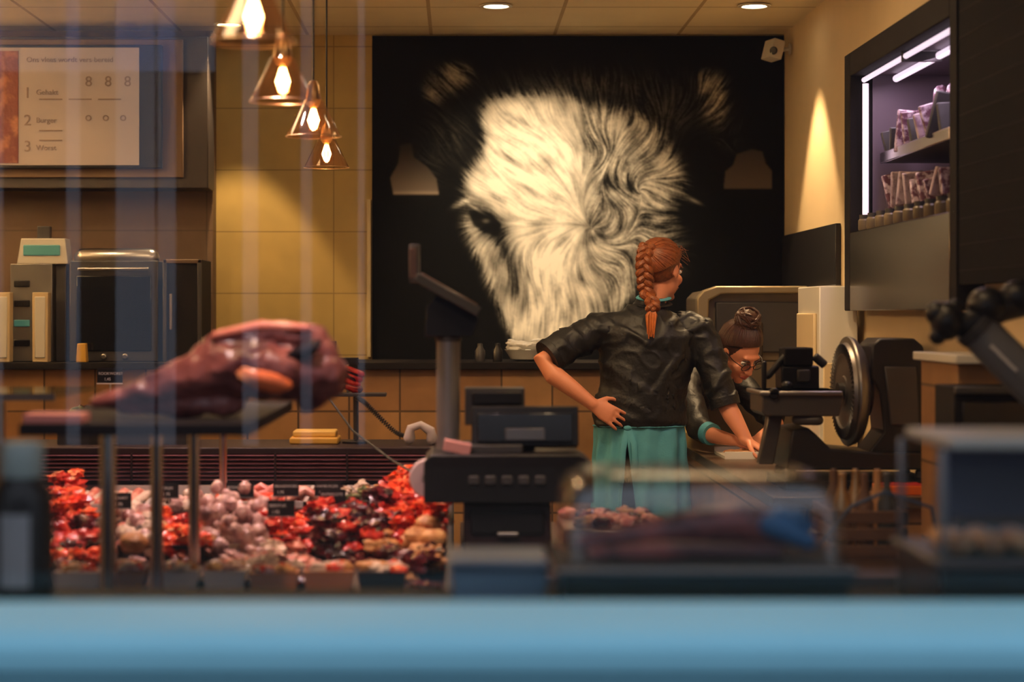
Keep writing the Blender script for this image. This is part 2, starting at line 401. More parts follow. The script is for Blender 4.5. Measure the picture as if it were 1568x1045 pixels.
for s_,px,py,sz in [('1',36,150,.075),('2',36,192,.075),('3',36,232,.075),('Ons vlees wordt vers bereid',40,95,.036),('Gehakt',55,145,.036),('Burger',55,188,.036),('Worst',55,230,.036),('8   8   8',130,132,.07),('o   o   o',130,185,.06)]:
    p=M(px,py,9.55); text(s_,sz,(p.x,9.551,p.z),txt,e)
b=MB()
for py in (152,200,215):
    for k in range(3 if py in(152,) else 1):
        p=M(60+k*45,py,9.55); b.box((p.x,9.549,p.z-.003),(p.x+.11,9.553,p.z+.003),txt)
b.obj('text_rules',parent=e)

# ------------------------------------------------------------ appliances on rear counter, left
Yl=9.42; zl=1.172
b=MB(); disp=mat('green_display',S(80,130,122),.3,emit=S(90,170,150),es=.15)
a=M(30,405,Yl);c=M(108,366,Yl)
b.prism([(a.x,a.z),(c.x,a.z),(c.x-.015,c.z),(a.x+.02,c.z)],'xz',9.36,9.48,white)
a=M(40,392,Yl);c=M(96,376,Yl); b.box((a.x,9.354,a.z),(c.x,9.361,c.z),disp)
a=M(58,366,Yl);c=M(78,350,Yl); b.box((a.x,9.40,a.z),(c.x,9.44,c.z+.01),dgrey)
a=M(20,550,Yl);c=M(84,408,Yl); b.box((a.x,9.36,zl),(c.x,9.50,c.z+.01),grey)
for py in(430,460,490,520): 
    a=M(26,py+10,Yl);c=M(50,py,Yl); b.box((a.x,9.352,a.z),(c.x,9.362,c.z),[black,disp][py==490])
a=M(88,550,Yl);c=M(104,405,Yl); b.box((a.x,9.38,zl),(c.x,9.46,c.z),dgrey)
b.obj('label_printing_scale',bevel=.005)
b=MB()
for x0,x1 in((-4,18),(52,76)):
    a=M(x0,0,9.3);c=M(x1,448,9.3); b.box((a.x,9.26,zl),(c.x,9.33,c.z),cream)
    b.box((a.x+.012,9.255,zl+.02),(c.x-.012,9.262,c.z-.02),white)
b.obj('price_list_stand',bevel=.004)
b=MB(); a=M(112,550,Yl); c=M(246,400,Yl)
b.box((a.x,9.34,zl),(c.x,9.66,c.z),dgrey); b.tube([(a.x+.05,9.42,c.z+.015),(c.x-.05,9.42,c.z+.015)],[.045,.045],steel,seg=20)
b.box((a.x+.03,9.332,zl+.05),(c.x-.03,9.342,c.z-.07),mat('oven_glass',(.01,.01,.012),.08))
b.cyl((a.x+.04,9.32,c.z-.04),(c.x-.04,9.32,c.z-.04),.008,steel)
for k in range(3): b.cyl((a.x+.06+k*.1,9.345,zl+.025),(a.x+.06+k*.1,9.325,zl+.025),.014,steel)
b.obj('countertop_oven',bevel=.006)
b=MB(); a=M(118,550,9.26);c=M(134,526,9.26); b.prism([(a.x,zl),(c.x,zl),(c.x-.006,c.z),(a.x+.006,c.z)],'xz',9.23,9.29,yellow); b.obj('mustard_tub',bevel=.004)
b=MB(); a=M(253,550,Yl); c=M(312,398,Yl)
b.box((a.x,9.345,zl),(c.x,9.7,c.z),blackm)
for x in(a.x,c.x-.02): b.box((x,9.335,zl),(x+.02,9.35,c.z),dgrey)
b.box((a.x,9.335,c.z-.02),(c.x,9.35,c.z),beig); b.cyl((a.x+.04,9.325,zl+.15),(a.x+.04,9.325,zl+.32),.007,steel)
b.obj('counter_fridge',bevel=.004)

# ------------------------------------------------------------ ceiling downlights
glow=mat('lamp_glow',(1,.95,.8),.5,emit=(1,.86,.6),es=14)
def spot(name,loc,tgt,power,ang,col,blend=.4,parent=None,size=.04):
    l=bpy.data.lights.new(name,'SPOT'); l.energy=power; l.spot_size=math.radians(ang); l.spot_blend=blend; l.color=col; l.shadow_soft_size=size
    o=bpy.data.objects.new(name,l); sc.collection.objects.link(o); o.location=loc
    o.rotation_euler=(V(tgt)-V(loc)).to_track_quat('-Z','Y').to_euler()
    if parent: o.parent=parent
    return o
warm=(1,.68,.34); wm2=(1,.78,.50)
def downlight(x,y,tgt,power,ang,col=warm,blend=.5):
    e=empty('ceiling_downlight')
    m=MB(); m.lathe([(.062,0),(.075,-.004),(.075,-.008),(.058,-.010),(.055,-.002)],(x,y,2.799),white); m.obj('trim_ring',parent=e)
    m=MB(); m.lathe([(.054,-.004),(0,-.006)],(x,y,2.799),glow); m.obj('lens',parent=e)
    spot('beam',(x,y,2.77),tgt,power,ang,col,blend,e)
downlight(.177,9.02,(.42,9.97,1.75),60,74,wm2,.9)
downlight(1.346,9.02,(1.45,9.02,0),130,70,warm,.3)
downlight(.62,8.45,(.45,9.97,1.75),78,58,wm2,.9)
downlight(-1.10,9.60,(-1.08,9.66,0),85,60,warm,.15)
downlight(-.5,8.3,(-.6,8.7,0),22,80)
downlight(.2,6.9,(.75,8.4,1.1),80,62)
downlight(1.0,7.0,(1.2,7.6,.8),50,80)
downlight(-1.9,8.6,(-1.9,9.6,1.0),18,80)
downlight(-.6,5.6,(-.6,5.8,.7),135,62,(1,.68,.64))
downlight(-1.0,6.6,(-.8,6.3,.7),80,70,(1,.66,.66))
downlight(.6,5.0,(.5,5.5,.8),24,80)
downlight(-.5,3.9,(-.5,4.5,1.2),85,66,(1,.72,.68))
def area(name,loc,rot,sx,sy,p,col):
    l=bpy.data.lights.new(name,'AREA'); l.shape='RECTANGLE'; l.size=sx; l.size_y=sy; l.energy=p; l.color=col
    o=bpy.data.objects.new(name,l); sc.collection.objects.link(o); o.location=loc; o.rotation_euler=rot
    return o
for i,(x,y) in enumerate([(-1.2,7.4),(.8,7.3),(-1.0,4.4),(.6,4.4)]):
    e=empty('ceiling_light_panel'); m=MB(); m.box((x-.31,y-.31,2.775),(x+.31,y+.31,2.799),white); m.obj('frame',parent=e)
    o=area('diffuser',(x,y,2.772),(0,0,0),.56,.56,8,warm); o.parent=e
for y in(9.2,7.8):  # added lamps out of view, only there to brighten the ceiling
    e=empty('added_ceiling_fill'); m=MB(); m.prism([(-3.2,2.12),(-3.06,2.16),(-3.0,2.26),(-3.02,2.26),(-3.08,2.18),(-3.2,2.16)],'xz',y-.2,y+.2,white); m.obj('fill_trough',parent=e)
    o=area('fill_light',(-3.1,y,2.24),(0,math.radians(180-38),0),.12,.36,85,wm2); o.parent=e

# ------------------------------------------------------------ pendants
amb=glass('amber_glass',(1,.88,.76),.08,.05,.40)
bulbm=mat('bulb_glow',(1,.7,.4),.3,emit=(1,.55,.18),es=9); fil=mat('filament',(1,.8,.5),.3,emit=(1,.78,.42),es=60)
for px,py,Y in [(500,256,8.0),(480,209,6.6),(433,158,5.5),(388,62,4.3)]:
    x=M(px,py,Y).x; z=1.985
    e=empty('pendant_lamp')
    m=MB(); m.lathe([(.026,.125),(.034,.12),(.090,.004),(.093,0),(.090,.001),(.031,.117),(.024,.122)],(x,Y,z),amb,seg=40,close=True)
    m.obj('glass_shade',parent=e)
    m=MB(); m.lathe([(.092,.0),(.094,.001),(.092,.003),(.090,.001)],(x,Y,z),brass,seg=40,close=True); m.obj('rim',parent=e)
    m=MB(); m.lathe([(0,.19),(.012,.185),(.02,.17),(.026,.125),(.022,.11),(.016,.10),(0,.10)],(x,Y,z),brass); m.cyl((x,Y,z+.185),(x,Y,2.79),.0035,black,seg=8)
    m.lathe([(.05,2.80-z),(.05,2.785-z),(.03,2.775-z),(0,2.775-z)],(x,Y,z),black); m.obj('socket_and_cord',parent=e)
    m=MB(); m.lathe([(.012,.10),(.015,.085),(.028,.06),(.030,.045),(.024,.028),(.01,.019),(0,.018)],(x,Y,z),glass('bulb_glass',(1,.80,.55),.05,.02,.3)); m.obj('bulb',parent=e)
    m=MB()
    for k in range(4):
        a=k*math.pi/2; m.tube([(x+.005*math.cos(a),Y+.005*math.sin(a),z+.09),(x+.016*math.cos(a),Y+.016*math.sin(a),z+.055),(x+.007*math.cos(a),Y+.007*math.sin(a),z+.03)],[.0035,.004,.0035],fil,seg=6)
    m.ell((x,Y,z+.055),(.011,.011,.022),bulbm); m.obj('filament',parent=e)
    l=bpy.data.lights.new('glow','POINT'); l.energy=5; l.color=(1,.62,.30); l.shadow_soft_size=.03
    o=bpy.data.objects.new('glow',l); sc.collection.objects.link(o); o.location=(x,Y,z-.03); o.parent=e

# ------------------------------------------------------------ security camera, wall panel
b=MB(); c=M(1184,77,9.75)
R=Matrix.Rotation(.25,3,'Z')@Matrix.Rotation(.25,3,'Y')
b.boxc(c,(.06,.12,.095),white,R); b.cyl(c+V((-.005,-.06,-.01)),c+V((-.012,-.07,-.01)),.02,black); b.tube([c+V((.03,.02,.0)),c+V((.07,.03,.01)),(1.64,9.78,c.z+.01)],.01,white)
b.lathe([(.03,0),(.03,.008)],(1.63,9.78,c.z+.01),white,axis=(1,0,0)); b.obj('security_camera',bevel=.008)
b=MB(); b.box((1.615,8.5,1.52),(1.638,9.9,1.785),black); b.box((1.612,8.5,1.51),(1.638,9.9,1.522),grey); b.obj('wall_panel_board',bevel=.003)

# ------------------------------------------------------------ meat ageing cabinet on right wall
e=empty('meat_ageing_cabinet')
b=MB(); y0,y1,z0,z1=6.18,7.97,1.41,2.43
b.box((1.55,y0,z0),(1.638,y0+.09,z1),blackm); b.box((1.55,y1-.11,z0),(1.638,y1,z1),blackm)
b.box((1.55,y0+.09,2.335),(1.638,y1-.11,z1),blackm); b.box((1.55,y0+.09,z0),(1.638,y1-.11,1.72),mat('bronze_steel',S(78,66,54),.22,.9,var=.2,scale=3))
b.obj('door_frame',parent=e,bevel=.004)
pur=mat('violet_liner',S(112,98,110),.5,var=.1)
b=MB(); b.box((1.745,6.26,1.68),(2.15,6.28,2.34),pur); b.box((1.64,7.86,1.68),(2.15,7.885,2.34),pur); b.box((2.13,6.28,1.68),(2.15,7.86,2.34),pur)
b.box((1.64,6.26,2.34),(2.15,7.885,2.36),pur); b.box((1.64,6.26,1.68),(2.15,7.885,1.70),pur); b.obj('liner',parent=e)
tb=mat('violet_tube',(1,.8,1),.3,emit=(.95,.78,.92),es=1.0)
b=MB(); b.cyl((1.60,7.80,1.74),(1.60,7.80,2.30),.012,tb); b.cyl((1.60,6.3,2.318),(1.60,7.83,2.318),.010,tb); b.cyl((1.72,6.3,2.32),(1.72,7.8,2.32),.014,tb)
for yv in(7.1,): b.box((1.59,yv,2.30),(1.73,yv+.03,2.335),dgrey)
b.obj('light_tubes',parent=e)
pk=meat('packed_meat',S(105,70,85),S(200,180,195),40,.25); pk2=meat('packed_cheese',S(170,150,160),S(120,95,110),30,.3)
b=MB(); 
for zz in(2.0,1.80): b.box((1.66,6.7,zz-.012),(2.1,7.8,zz),dgrey)
for j in range(9):
    for k in range(2):
        yv=6.85+j*.11; xv=1.70+.14*k
        R=Matrix.Rotation(random.uniform(-.25,.25),3,'X')@Matrix.Rotation(random.uniform(-.35,.35),3,'Y')
        h=random.uniform(.09,.18)
        b.boxc((xv,yv,2.005+h/2),(.09,.025,h),random.choice([pk,pk2,dgrey]),R); 
        h=random.uniform(.08,.14); b.boxc((xv,yv,1.805+h/2),(.08,.025,h),random.choice([pk,pk2]),R)
b.box((1.655,6.7,1.985),(1.665,7.8,2.03),chrome)
for yv,zz in((7.0,2.23),(7.2,2.21),(7.4,2.22)): b.tube([(1.8,yv,zz),(1.8,yv,zz-.08)],[.03,.035],pk)
b.obj('packed_cuts',parent=e,bevel=.006)
b=MB(); jar=mat('jar_contents',S(110,98,78),.3)
for j in range(10):
    yv=6.35+j*.155; b.lathe([(.022,0),(.025,.006),(.025,.04),(.018,.048)],(1.585,yv,1.721),jar,seg=16); b.lathe([(.020,.046),(.021,.062),(0,.063)],(1.585,yv,1.721),dgrey,seg=16)
b.obj('condiment_jars',parent=e)
for loc,sx,sy,p in [((1.66,7.1,2.30),.1,1.3,4.2)]:
    o=area('violet_light',loc,(0,math.radians(-15),0),sx,sy,p,(.92,.70,.88)); o.parent=e
clad=mat('cladding_black',(.006,.005,.006),.8,var=.2,spec=.1)
b=MB(); b.box((1.555,4.4,1.49),(1.638,6.17,2.795),clad)
for k in range(16): b.box((1.5535,4.42,1.53+k*.08),(1.556,6.16,1.534+k*.08),blackm)
b.obj('dark_wall_cladding')

# ------------------------------------------------------------ work counter along right wall
wc=mat('worktop',S(90,72,55),.35,.3,var=.2,scale=6)
b=MB(); b.box((1.03,6.5,.76),(1.638,9.99,.80),wc); b.box((1.06,6.54,0),(1.638,9.99,.76),tile); b.obj('work_counter',bevel=.004)
plas=mat('machine_enamel',S(118,106,90),.4,.5,var=.1)
b=MB(); Y=9.05; a=M(1072,548,Y); c=M(1248,442,Y); 
pr=[(a.x,1.18),(a.x,1.47),(a.x+.03,1.50),(a.x+.10,c.z),(1.62,c.z),(1.62,1.18)]
b.prism(pr,'xz',9.15,9.6,plas); b.box((a.x+.02,9.15,.80),(1.62,9.6,1.18),plas)
pr=[(a.x-.01,1.30),(a.x-.01,1.47),(a.x+.02,1.505),(a.x+.08,c.z+.012),(1.60,c.z+.012),(1.60,c.z-.02),(a.x+.10,c.z-.025),(a.x+.045,1.46),(a.x+.04,1.30)]
b.prism(pr,'xz',9.08,9.15,mat('slicer_hood',S(150,136,110),.35,.5))
b.box((a.x+.08,9.12,1.22),(1.58,9.152,c.z-.06),dgrey); b.box((a.x+.12,9.11,1.20),(1.4,9.125,1.36),mat('machine_dark_panel',S(60,48,36),.5))  # grey front plate with a dark brown panel
b.obj('bread_slicer',bevel=.008)
b=MB(); b.box((1.455,8.0,.80),(1.61,8.5,1.51),white); b.box((1.47,7.99,.86),(1.60,8.0,1.2),cream); b.box((1.44,8.05,1.1),(1.455,8.45,1.4),cream); b.obj('ice_machine',bevel=.012)
b=MB(); b.box((1.445,5.75,0),(1.638,6.2,1.255),tile); b.box((1.428,5.7,1.255),(1.638,6.24,1.28),white)
b.obj('tiled_half_wall',bevel=.003)
b=MB(); a=M(1457,672,5.55); c=M(1548,592,5.55); b.box((a.x,5.52,a.z),(1.63,5.745,c.z),blackm); b.box((a.x+.02,5.51,a.z+.02),(1.58,5.522,c.z-.04),mat('panel_glass',(.015,.012,.012),.1))
b.box((a.x,5.50,c.z-.02),(1.63,5.53,c.z),dgrey); b.box((a.x+.02,5.55,.0),(1.62,5.74,a.z),dgrey); b.obj('card_terminal_box',bevel=.004)

# ------------------------------------------------------------ meat slicer
e=empty('meat_slicer'); sm=mat('slicer_casting',S(94,90,88),.42,.4,var=.12); smd=mat('slicer_dark',S(54,51,50),.42,.3,var=.15); gd=mat('guard_steel',(.32,.30,.29),.38,.9,var=.1,scale=30)
Y=6.9
def X_(px): return (px-700)*Y/F
def Z_(py): return CZ-(py-480)*Y/F
b=MB()
b.prism([(X_(1196),Z_(716)),(X_(1413),Z_(716)),(X_(1413),Z_(690)),(X_(1330),Z_(690)),(X_(1262),Z_(684)),(X_(1240),Z_(662)),(X_(1228),Z_(652)),(X_(1204),Z_(656))],'xz',6.78,7.08,smd)
b.prism([(X_(1328),Z_(528)),(X_(1340),Z_(518)),(X_(1392),Z_(518)),(X_(1406),Z_(530)),(X_(1409),Z_(560)),(X_(1413),Z_(692)),(X_(1322),Z_(692)),(X_(1346),Z_(660)),(X_(1340),Z_(600)),(X_(1326),Z_(575))],'xz',6.82,7.04,smd)
b.prism([(X_(1345),Z_(560)),(X_(1395),Z_(560)),(X_(1400),Z_(650)),(X_(1355),Z_(650))],'xz',6.808,6.822,sm)
for x,y in((1205,6.81),(1205,7.05),(1400,6.81),(1400,7.05)): b.lathe([(.02,0),(.016,Z_(716)-.832)],(X_(x),y,.832),black)
b.obj('body',parent=e,bevel=.012)
b=MB(); b.box((X_(1190),6.72,.80),(X_(1418),7.14,.832),blackm); b.obj('mat',parent=e)
n=V((-.998,-.06,0)).normalized(); c=V((X_(1300),6.93,Z_(600)))
b=MB(); b.lathe([(0,.016),(.05,.016),(.055,.012),(.125,.012),(.13,.018),(.165,.018),(.17,.006),(.190,.004),(.192,-.002),(.185,-.02),(.16,-.04),(0,-.045)],c,gd,axis=n,seg=64)
q=V((0,0,1)).rotation_difference(n).to_matrix()
for k in range(60):
    a=2*math.pi*k/60; d=q@V((math.cos(a),math.sin(a),0)); b.tube([c+n*.018+d*.132,c+n*.02+d*.164],.0022,smd,seg=5)
b.cyl(c+n*.01,c+n*.035,.03,smd)
b.cyl(c-n*.02,c-n*.07,.09,smd); b.obj('blade_guard',parent=e)
b=MB()
b.prism([(X_(1155),Z_(596)),(X_(1275),Z_(596)),(X_(1277),Z_(606)),(X_(1270),Z_(634)),(X_(1160),Z_(634)),(X_(1155),Z_(628))],'xz',6.72,7.0,sm)
b.box((X_(1150),6.70,Z_(603)),(X_(1274),7.02,Z_(596)),gd)
b.prism([(X_(1170),Z_(634)),(X_(1192),Z_(634)),(X_(1178),Z_(708)),(X_(1155),Z_(708))],'xz',6.8,6.86,sm)
b.cyl((X_(1172),6.72,Z_(600)),(X_(1172),6.70,Z_(600)),.02,black)
b.lathe([(.018,0),(.02,.02),(.012,.03),(0,.032)],(X_(1196),6.78,Z_(596)),black); b.tube([(X_(1163),6.8,Z_(596)),(X_(1163),6.8,Z_(556))],[.008,.010],black)
b.tube([(X_(1210),6.76,Z_(640)),(X_(1240),6.74,Z_(640))],.018,sm)
b.obj('carriage',parent=e,bevel=.005)
b=MB()
b.box((X_(1192),6.84,Z_(596)),(X_(1250),6.97,Z_(560)),black); b.box((X_(1196),6.83,Z_(560)),(X_(1240),6.95,Z_(532)),blackm); b.tube([(X_(1200),6.86,Z_(545)),(X_(1172),6.84,Z_(575))],.012,black)
b.box((X_(1215),6.82,Z_(585)),(X_(1235),6.84,Z_(565)),dgrey); b.cyl((X_(1245),6.88,Z_(545)),(X_(1262),6.88,Z_(560)),.015,dgrey)
b.obj('meat_press',parent=e,bevel=.006)
b=MB(); b.box((X_(1315),6.56,.80),(X_(1385),6.68,.83),orange); b.box((X_(1319),6.57,.83),(X_(1381),6.67,.834),red); b.obj('orange_tray',bevel=.006)

# ------------------------------------------------------------ people
def hand(mb,w,d,n,ts,curl=.35,k=1.0):
    d=V(d).normalized(); n=V(n); n=(n-d*n.dot(d)).normalized(); s=d.cross(n).normalized()*ts
    m=skin
    mb.tube([w-d*.02,w+d*.012*k,w+d*.045*k,w+d*.085*k],[(.026,.020),(.030*k,.018*k),(.039*k,.016*k),(.040*k,.012*k)],m,side=s)
    for off,L in ((-.033,.058),(-.011,.072),(.011,.078),(.033,.070)):
        p=w+d*.082*k+s*off*k; a=.12; pts=[w+d*.05*k+s*off*k,p.copy()]
        for fr in(.45,.31,.24):
            p=p+((d+s*off*3).normalized()*math.cos(a)+n*math.sin(a))*L*fr*k; pts.append(p.copy()); a+=curl
        mb.tube(pts,[.0085,.0086,.0082,.0078,.0068],m,seg=10)
    p=w+d*.018*k+s*.024*k; pts=[p]
    for dd,L in((d*.55+s*.8+n*.3,.036),(d*.8+s*.5+n*.35,.032),(d*.95+s*.15+n*.35,.024)):
        p=p+dd.normalized()*L*k; pts.append(p)
    mb.tube(pts,[.013,.0115,.0095,.008],m,seg=10)
def headparts(mb,c,f,u):
    f=V(f).normalized(); u=V(u); u=(u-f*u.dot(f)).normalized(); r=f.cross(u)
    R=Matrix((r,f,u)).transposed()
    P=lambda a,b_,c_: c+r*a+f*b_+u*c_
    E=lambda p,rad: mb.ell(P(*p),rad,skin,R,seg=24,rings=16)
    E((0,-.012,.022),(.073,.092,.092)); E((0,.026,-.042),(.057,.062,.076)); E((0,.068,-.104),(.022,.020,.017))
    E((0,.076,.034),(.046,.014,.012))
    for s in(-1,1):
        E((s*.036,.062,-.032),(.022,.022,.024)); E((s*.076,-.006,-.008),(.007,.018,.031)); E((s*.011,.098,-.034),(.008,.009,.007))
    mb.tube([P(0,.084,.022),P(0,.098,-.006),P(0,.108,-.030)],[.008,.009,.011],skin)
    E((0,.085,-.060),(.023,.011,.009)); E((0,.084,-.072),(.019,.011,.008))
    return P,R
def facebits(P,R,parent,glasses=False,browm=brown):
    m=MB()
    for s in(-1,1):
        m.ell(P(s*.031,.076,.004),(.013,.012,.009),eyew,R,seg=16,rings=10); m.ell(P(s*.031,.085,.003),(.006,.005,.006),iris,R)
        m.tube([P(s*.016,.088,.022),P(s*.032,.089,.028),P(s*.048,.078,.022)],[.003,.004,.002],browm,seg=8)
        m.tube([P(s*.018,.086,.011),P(s*.031,.089,.014),P(s*.045,.08,.009)],[.0015,.0022,.0015],browm,seg=6)
        if glasses:
            pts=[P(s*.033+.023*math.cos(a),.100,.002+.017*math.sin(a)) for a in [2*math.pi*k/14 for k in range(15)]]
            m.tube(pts,.002,black,seg=6); m.tube([P(s*.056,.1,.008),P(s*.078,.06,.008),P(s*.08,.0,.004)],.002,black,seg=6)
    if glasses: m.tube([P(-.01,.1,.005),P(.01,.1,.005)],.002,black,seg=6)
    m.tube([P(-.022,.092,-.062),P(0,.098,-.060),P(.022,.092,-.062)],[.003,.0055,.003],lip,seg=8)
    m.tube([P(-.018,.091,-.069),P(0,.096,-.071),P(.018,.091,-.069)],[.003,.006,.003],lip,seg=8)
    m.obj('face_details',parent=parent)
def hair(P,R,parent,hm,root,name='hair',n=110):
    m=MB(); m.ell(P(0,-.026,.030),(.081,.094,.096),hm,R,seg=28,rings=18)
    cc=P(0,-.024,.030); rv=V(root).normalized()
    for i in range(n):
        a=i/n*2*math.pi
        st=V((math.sin(a)*.95, math.cos(a)*.78, .52*max(0,math.cos(a))-.55*max(0,-math.cos(a))+.02)).normalized()
        pts=[];rad=[]
        w_=random.uniform(-.05,.05)
        for k in range(8):
            q=k/7; d=(st*(1-q)+rv*q); d=d.normalized(); L=1.02+.05*math.sin(q*math.pi)+random.uniform(-.005,.01)
            d=V((d.x+w_*math.sin(q*3),d.y,d.z))
            pts.append(cc+R@V((d.x*.083*L,d.y*.096*L,d.z*.097*L))); rad.append(.0065*(1-.35*q))
        m.tube(pts,rad,hm,seg=6)
    return m
def wrinkle(amp,seed=0,cx=.8):
    # cloth folds: soft diagonal ridges plus fine creases
    def f(co):
        x=co.x-cx; z=co.z
        p=V((x*5+z*3+seed,co.y*5,z*9-abs(x)*7)); a=noise.noise(p)
        p2=V((x*13-z*5,co.y*9+seed,z*16+x*6)); b_=noise.noise(p2)
        r=(1-min(1,abs(a)*3.2)); r2=(1-min(1,abs(b_)*2.8))
        return amp*(r*1.0+r2*.45-.45)
    return f
def apron(parent,c0,c1,a0,b0,a1,b1,slit,z0,z1,seg=140,rows=36):
    m=MB(); vs=[];fs=[]
    for i in range(rows+1):
        t=i/rows; z=z0+(z1-z0)*t; de=.01+max(0,t-.12)*.30
        fl=t**.5
        cx=c0[0]*(1-t)+c1[0]*t; cy=c0[1]*(1-t)+c1[1]*t; a=a0+(a1-a0)*fl; b_=b0+(b1-b0)*fl
        for k in range(seg+1):
            th=slit+de+(2*math.pi-2*de)*k/seg
            fold=(.003+.010*fl)*math.sin(th*13+1.5*math.sin(th*3)+2*t)+.008*fl*math.sin(th*7+2)+.006*noise.noise(V((th*6,z*12,0)))
            vs.append((cx+(a+fold)*math.cos(th),cy+(b_+fold)*math.sin(th),z+.004*math.sin(th*5)*t))
    for i in range(rows):
        for k in range(seg): q=i*(seg+1)+k; fs.append((q,q+1,q+seg+2,q+seg+1))
    m.add(vs,fs,teal); o=m.obj('apron',parent=parent,ang=80); s=o.modifiers.new('s','SOLIDIFY'); s.thickness=.004
    m=MB(); pts=[(c0[0]+(a0+.002)*math.cos(t),c0[1]+(b0+.002)*math.sin(t),z0-.012) for t in [2*math.pi*k/40 for k in range(41)]]
    m.tube(pts,[(.004,.014)]*41,teal,seg=8,side=(0,0,1)); 
    sx=c0[0]+(a0+.01)*math.cos(slit); sy=c0[1]+(b0+.01)*math.sin(slit)
    m.ell((sx,sy,z0-.015),(.018,.012,.014),teal)
    m.tube([(sx,sy,z0-.01),(sx-.02,sy-.02,z0-.10),(sx-.03,sy-.03,z0-.24)],[(.012,.003)]*3,teal,seg=8,side=(1,0,0)); m.tube([(sx,sy,z0-.01),(sx+.025,sy-.02,z0-.08),(sx+.03,sy-.03,z0-.2)],[(.012,.003)]*3,teal,seg=8,side=(1,0,0))
    m.obj('apron_tie',parent=parent)
def legs(parent,hx,hy,hz,sp=.085,fd=V((0,1,0))):
    m=MB(); r=V((fd.y,-fd.x,0)).normalized()
    m.tube([(hx,hy,hz-.02),(hx,hy,hz-.10)],[(.160,.105),(.162,.112)],denim,seg=28,side=r)
    for s in(-1,1):
        h=V((hx,hy,0))+r*sp*s
        m.tube([(h.x,h.y,hz-.05),(h.x,h.y,hz-.25),(h.x,h.y,.48),(h.x,h.y,.30),(h.x,h.y,.08)],[.09,.082,.058,.058,.045],denim,seg=20)
    remesh(m,'trousers',.009,parent,3,wrinkle(.004))
    m=MB()
    for s in(-1,1):
        h=V((hx,hy,0))+r*sp*s; m.tube([V((h.x,h.y,.045))-fd*.06,V((h.x,h.y,.045))+fd*.06,V((h.x,h.y,.036))+fd*.16],[(.038,.045),(.042,.042),(.036,.03)],black,side=r)
    m.obj('shoes',parent=parent)
# --- worker 1
W=empty('shop_worker'); sk=MB()
c=V((.866,8.40,1.582)); P,R=headparts(sk,c,(.66,.74,-.14),(0,0,1))
sk.tube([(.815,8.405,1.36),(.83,8.40,1.45),(.850,8.40,1.52)],[.056,.052,.052],skin,seg=20)
sk.tube([(.768,8.4,.92),(.785,8.4,1.05),(.80,8.4,1.22),(.80,8.4,1.32),(.812,8.4,1.38)],[(.15,.09),(.15,.10),(.16,.10),(.15,.08),(.07,.055)],skin,seg=24,side=(1,0,0))
sk.tube([(.62,8.4,1.32),(.48,8.35,1.265),(.352,8.30,1.198),(.40,8.28,1.145),(.48,8.262,1.085),(.562,8.25,1.022)],[.045,.044,.040,.042,.036,.026],skin,seg=18)
hand(sk,V((.562,8.25,1.022)),(.86,-.02,-.50),(-.25,.95,-.1),1,.22)
sk.tube([(.99,8.41,1.31),(1.05,8.395,1.22),(1.105,8.35,1.065),(1.15,8.315,.97),(1.205,8.27,.868)],[.042,.042,.040,.039,.025],skin,seg=18)
hand(sk,V((1.205,8.27,.868)),(.72,-.35,-.42),(-.2,0,-1),-1,.42)
remesh(sk,'body',.0055,W,3)
facebits(P,R,W,browm=auburn)
hm=hair(P,R,W,auburn,(0,-.85,.30))
path=[P(0,-.108,.085),P(0,-.124,.045),P(0,-.126,-.01),P(0,-.114,-.06),P(.0,-.102,-.105),V((.812,8.262,1.44)),V((.806,8.247,1.40)),V((.802,8.242,1.345))]
def samp(path,t):
    n=len(path)-1; i=min(int(t*n),n-1); q=t*n-i
    p0=path[max(i-1,0)];p1=path[i];p2=path[i+1];p3=path[min(i+2,n)]
    return .5*((2*p1)+(p2-p0)*q+(2*p0-5*p1+4*p2-p3)*q*q+(3*p1-p0-3*p2+p3)*q**3)
sd=V((1,-.1,0)).normalized()
for s in range(3):
    pts=[];rad=[]
    for k in range(70):
        t=k/69*.80; p=samp(path,t); ph=t*24+s*2*math.pi/3
        amp=.026*(1-.4*t); out=V((-.5,-.86,0))
        pts.append(p+sd*amp*math.sin(ph)+out*.012*math.sin(2*ph)); rad.append((.0185*(1-.38*t)))
    hm.tube(pts,rad,auburn,seg=8)
hm.tube([samp(path,.78),samp(path,.81)],.013,teal,seg=10)
tail=mat('copper_hair_tips',S(182,98,38),.4,var=.4,scale=60)
for k in range(22):
    o=V((random.uniform(-.012,.012),random.uniform(-.006,.006),0)); hm.tube([samp(path,.80)+o*.5,samp(path,.88)+o*1.6,samp(path,1)+o*1.2-V((0,0,random.uniform(.01,.05)))],[.005,.007,.002],tail,seg=6)
for k in range(60):
    a=random.uniform(-2.4,2.4); st=P(math.sin(a)*.078,-.02+.08*math.cos(a),.07+random.uniform(-.02,.03)); hm.tube([st,st+V((random.uniform(-.03,.03),random.uniform(-.02,.02),random.uniform(.0,.025))),st+V((random.uniform(-.04,.05),random.uniform(-.02,.02),random.uniform(-.04,.02)))],[.0016,.001,.0006],auburn,seg=4)
hm.obj('braided_hair',parent=W)
sh=MB()
sh.tube([(.768,8.4,.925),(.768,8.4,.96),(.782,8.4,1.07),(.80,8.4,1.2),(.803,8.4,1.305),(.808,8.4,1.375),(.818,8.4,1.425)],[(.190,.132),(.199,.142),(.186,.134),(.202,.136),(.222,.128),(.172,.10),(.070,.068)],shirtm,seg=36,side=(1,0,0),r0=False)
sh.tube([(.66,8.4,1.33),(.585,8.395,1.325),(.50,8.36,1.285),(.395,8.311,1.226)],[.078,.076,.073,.072],shirtm,seg=24,r1=False)
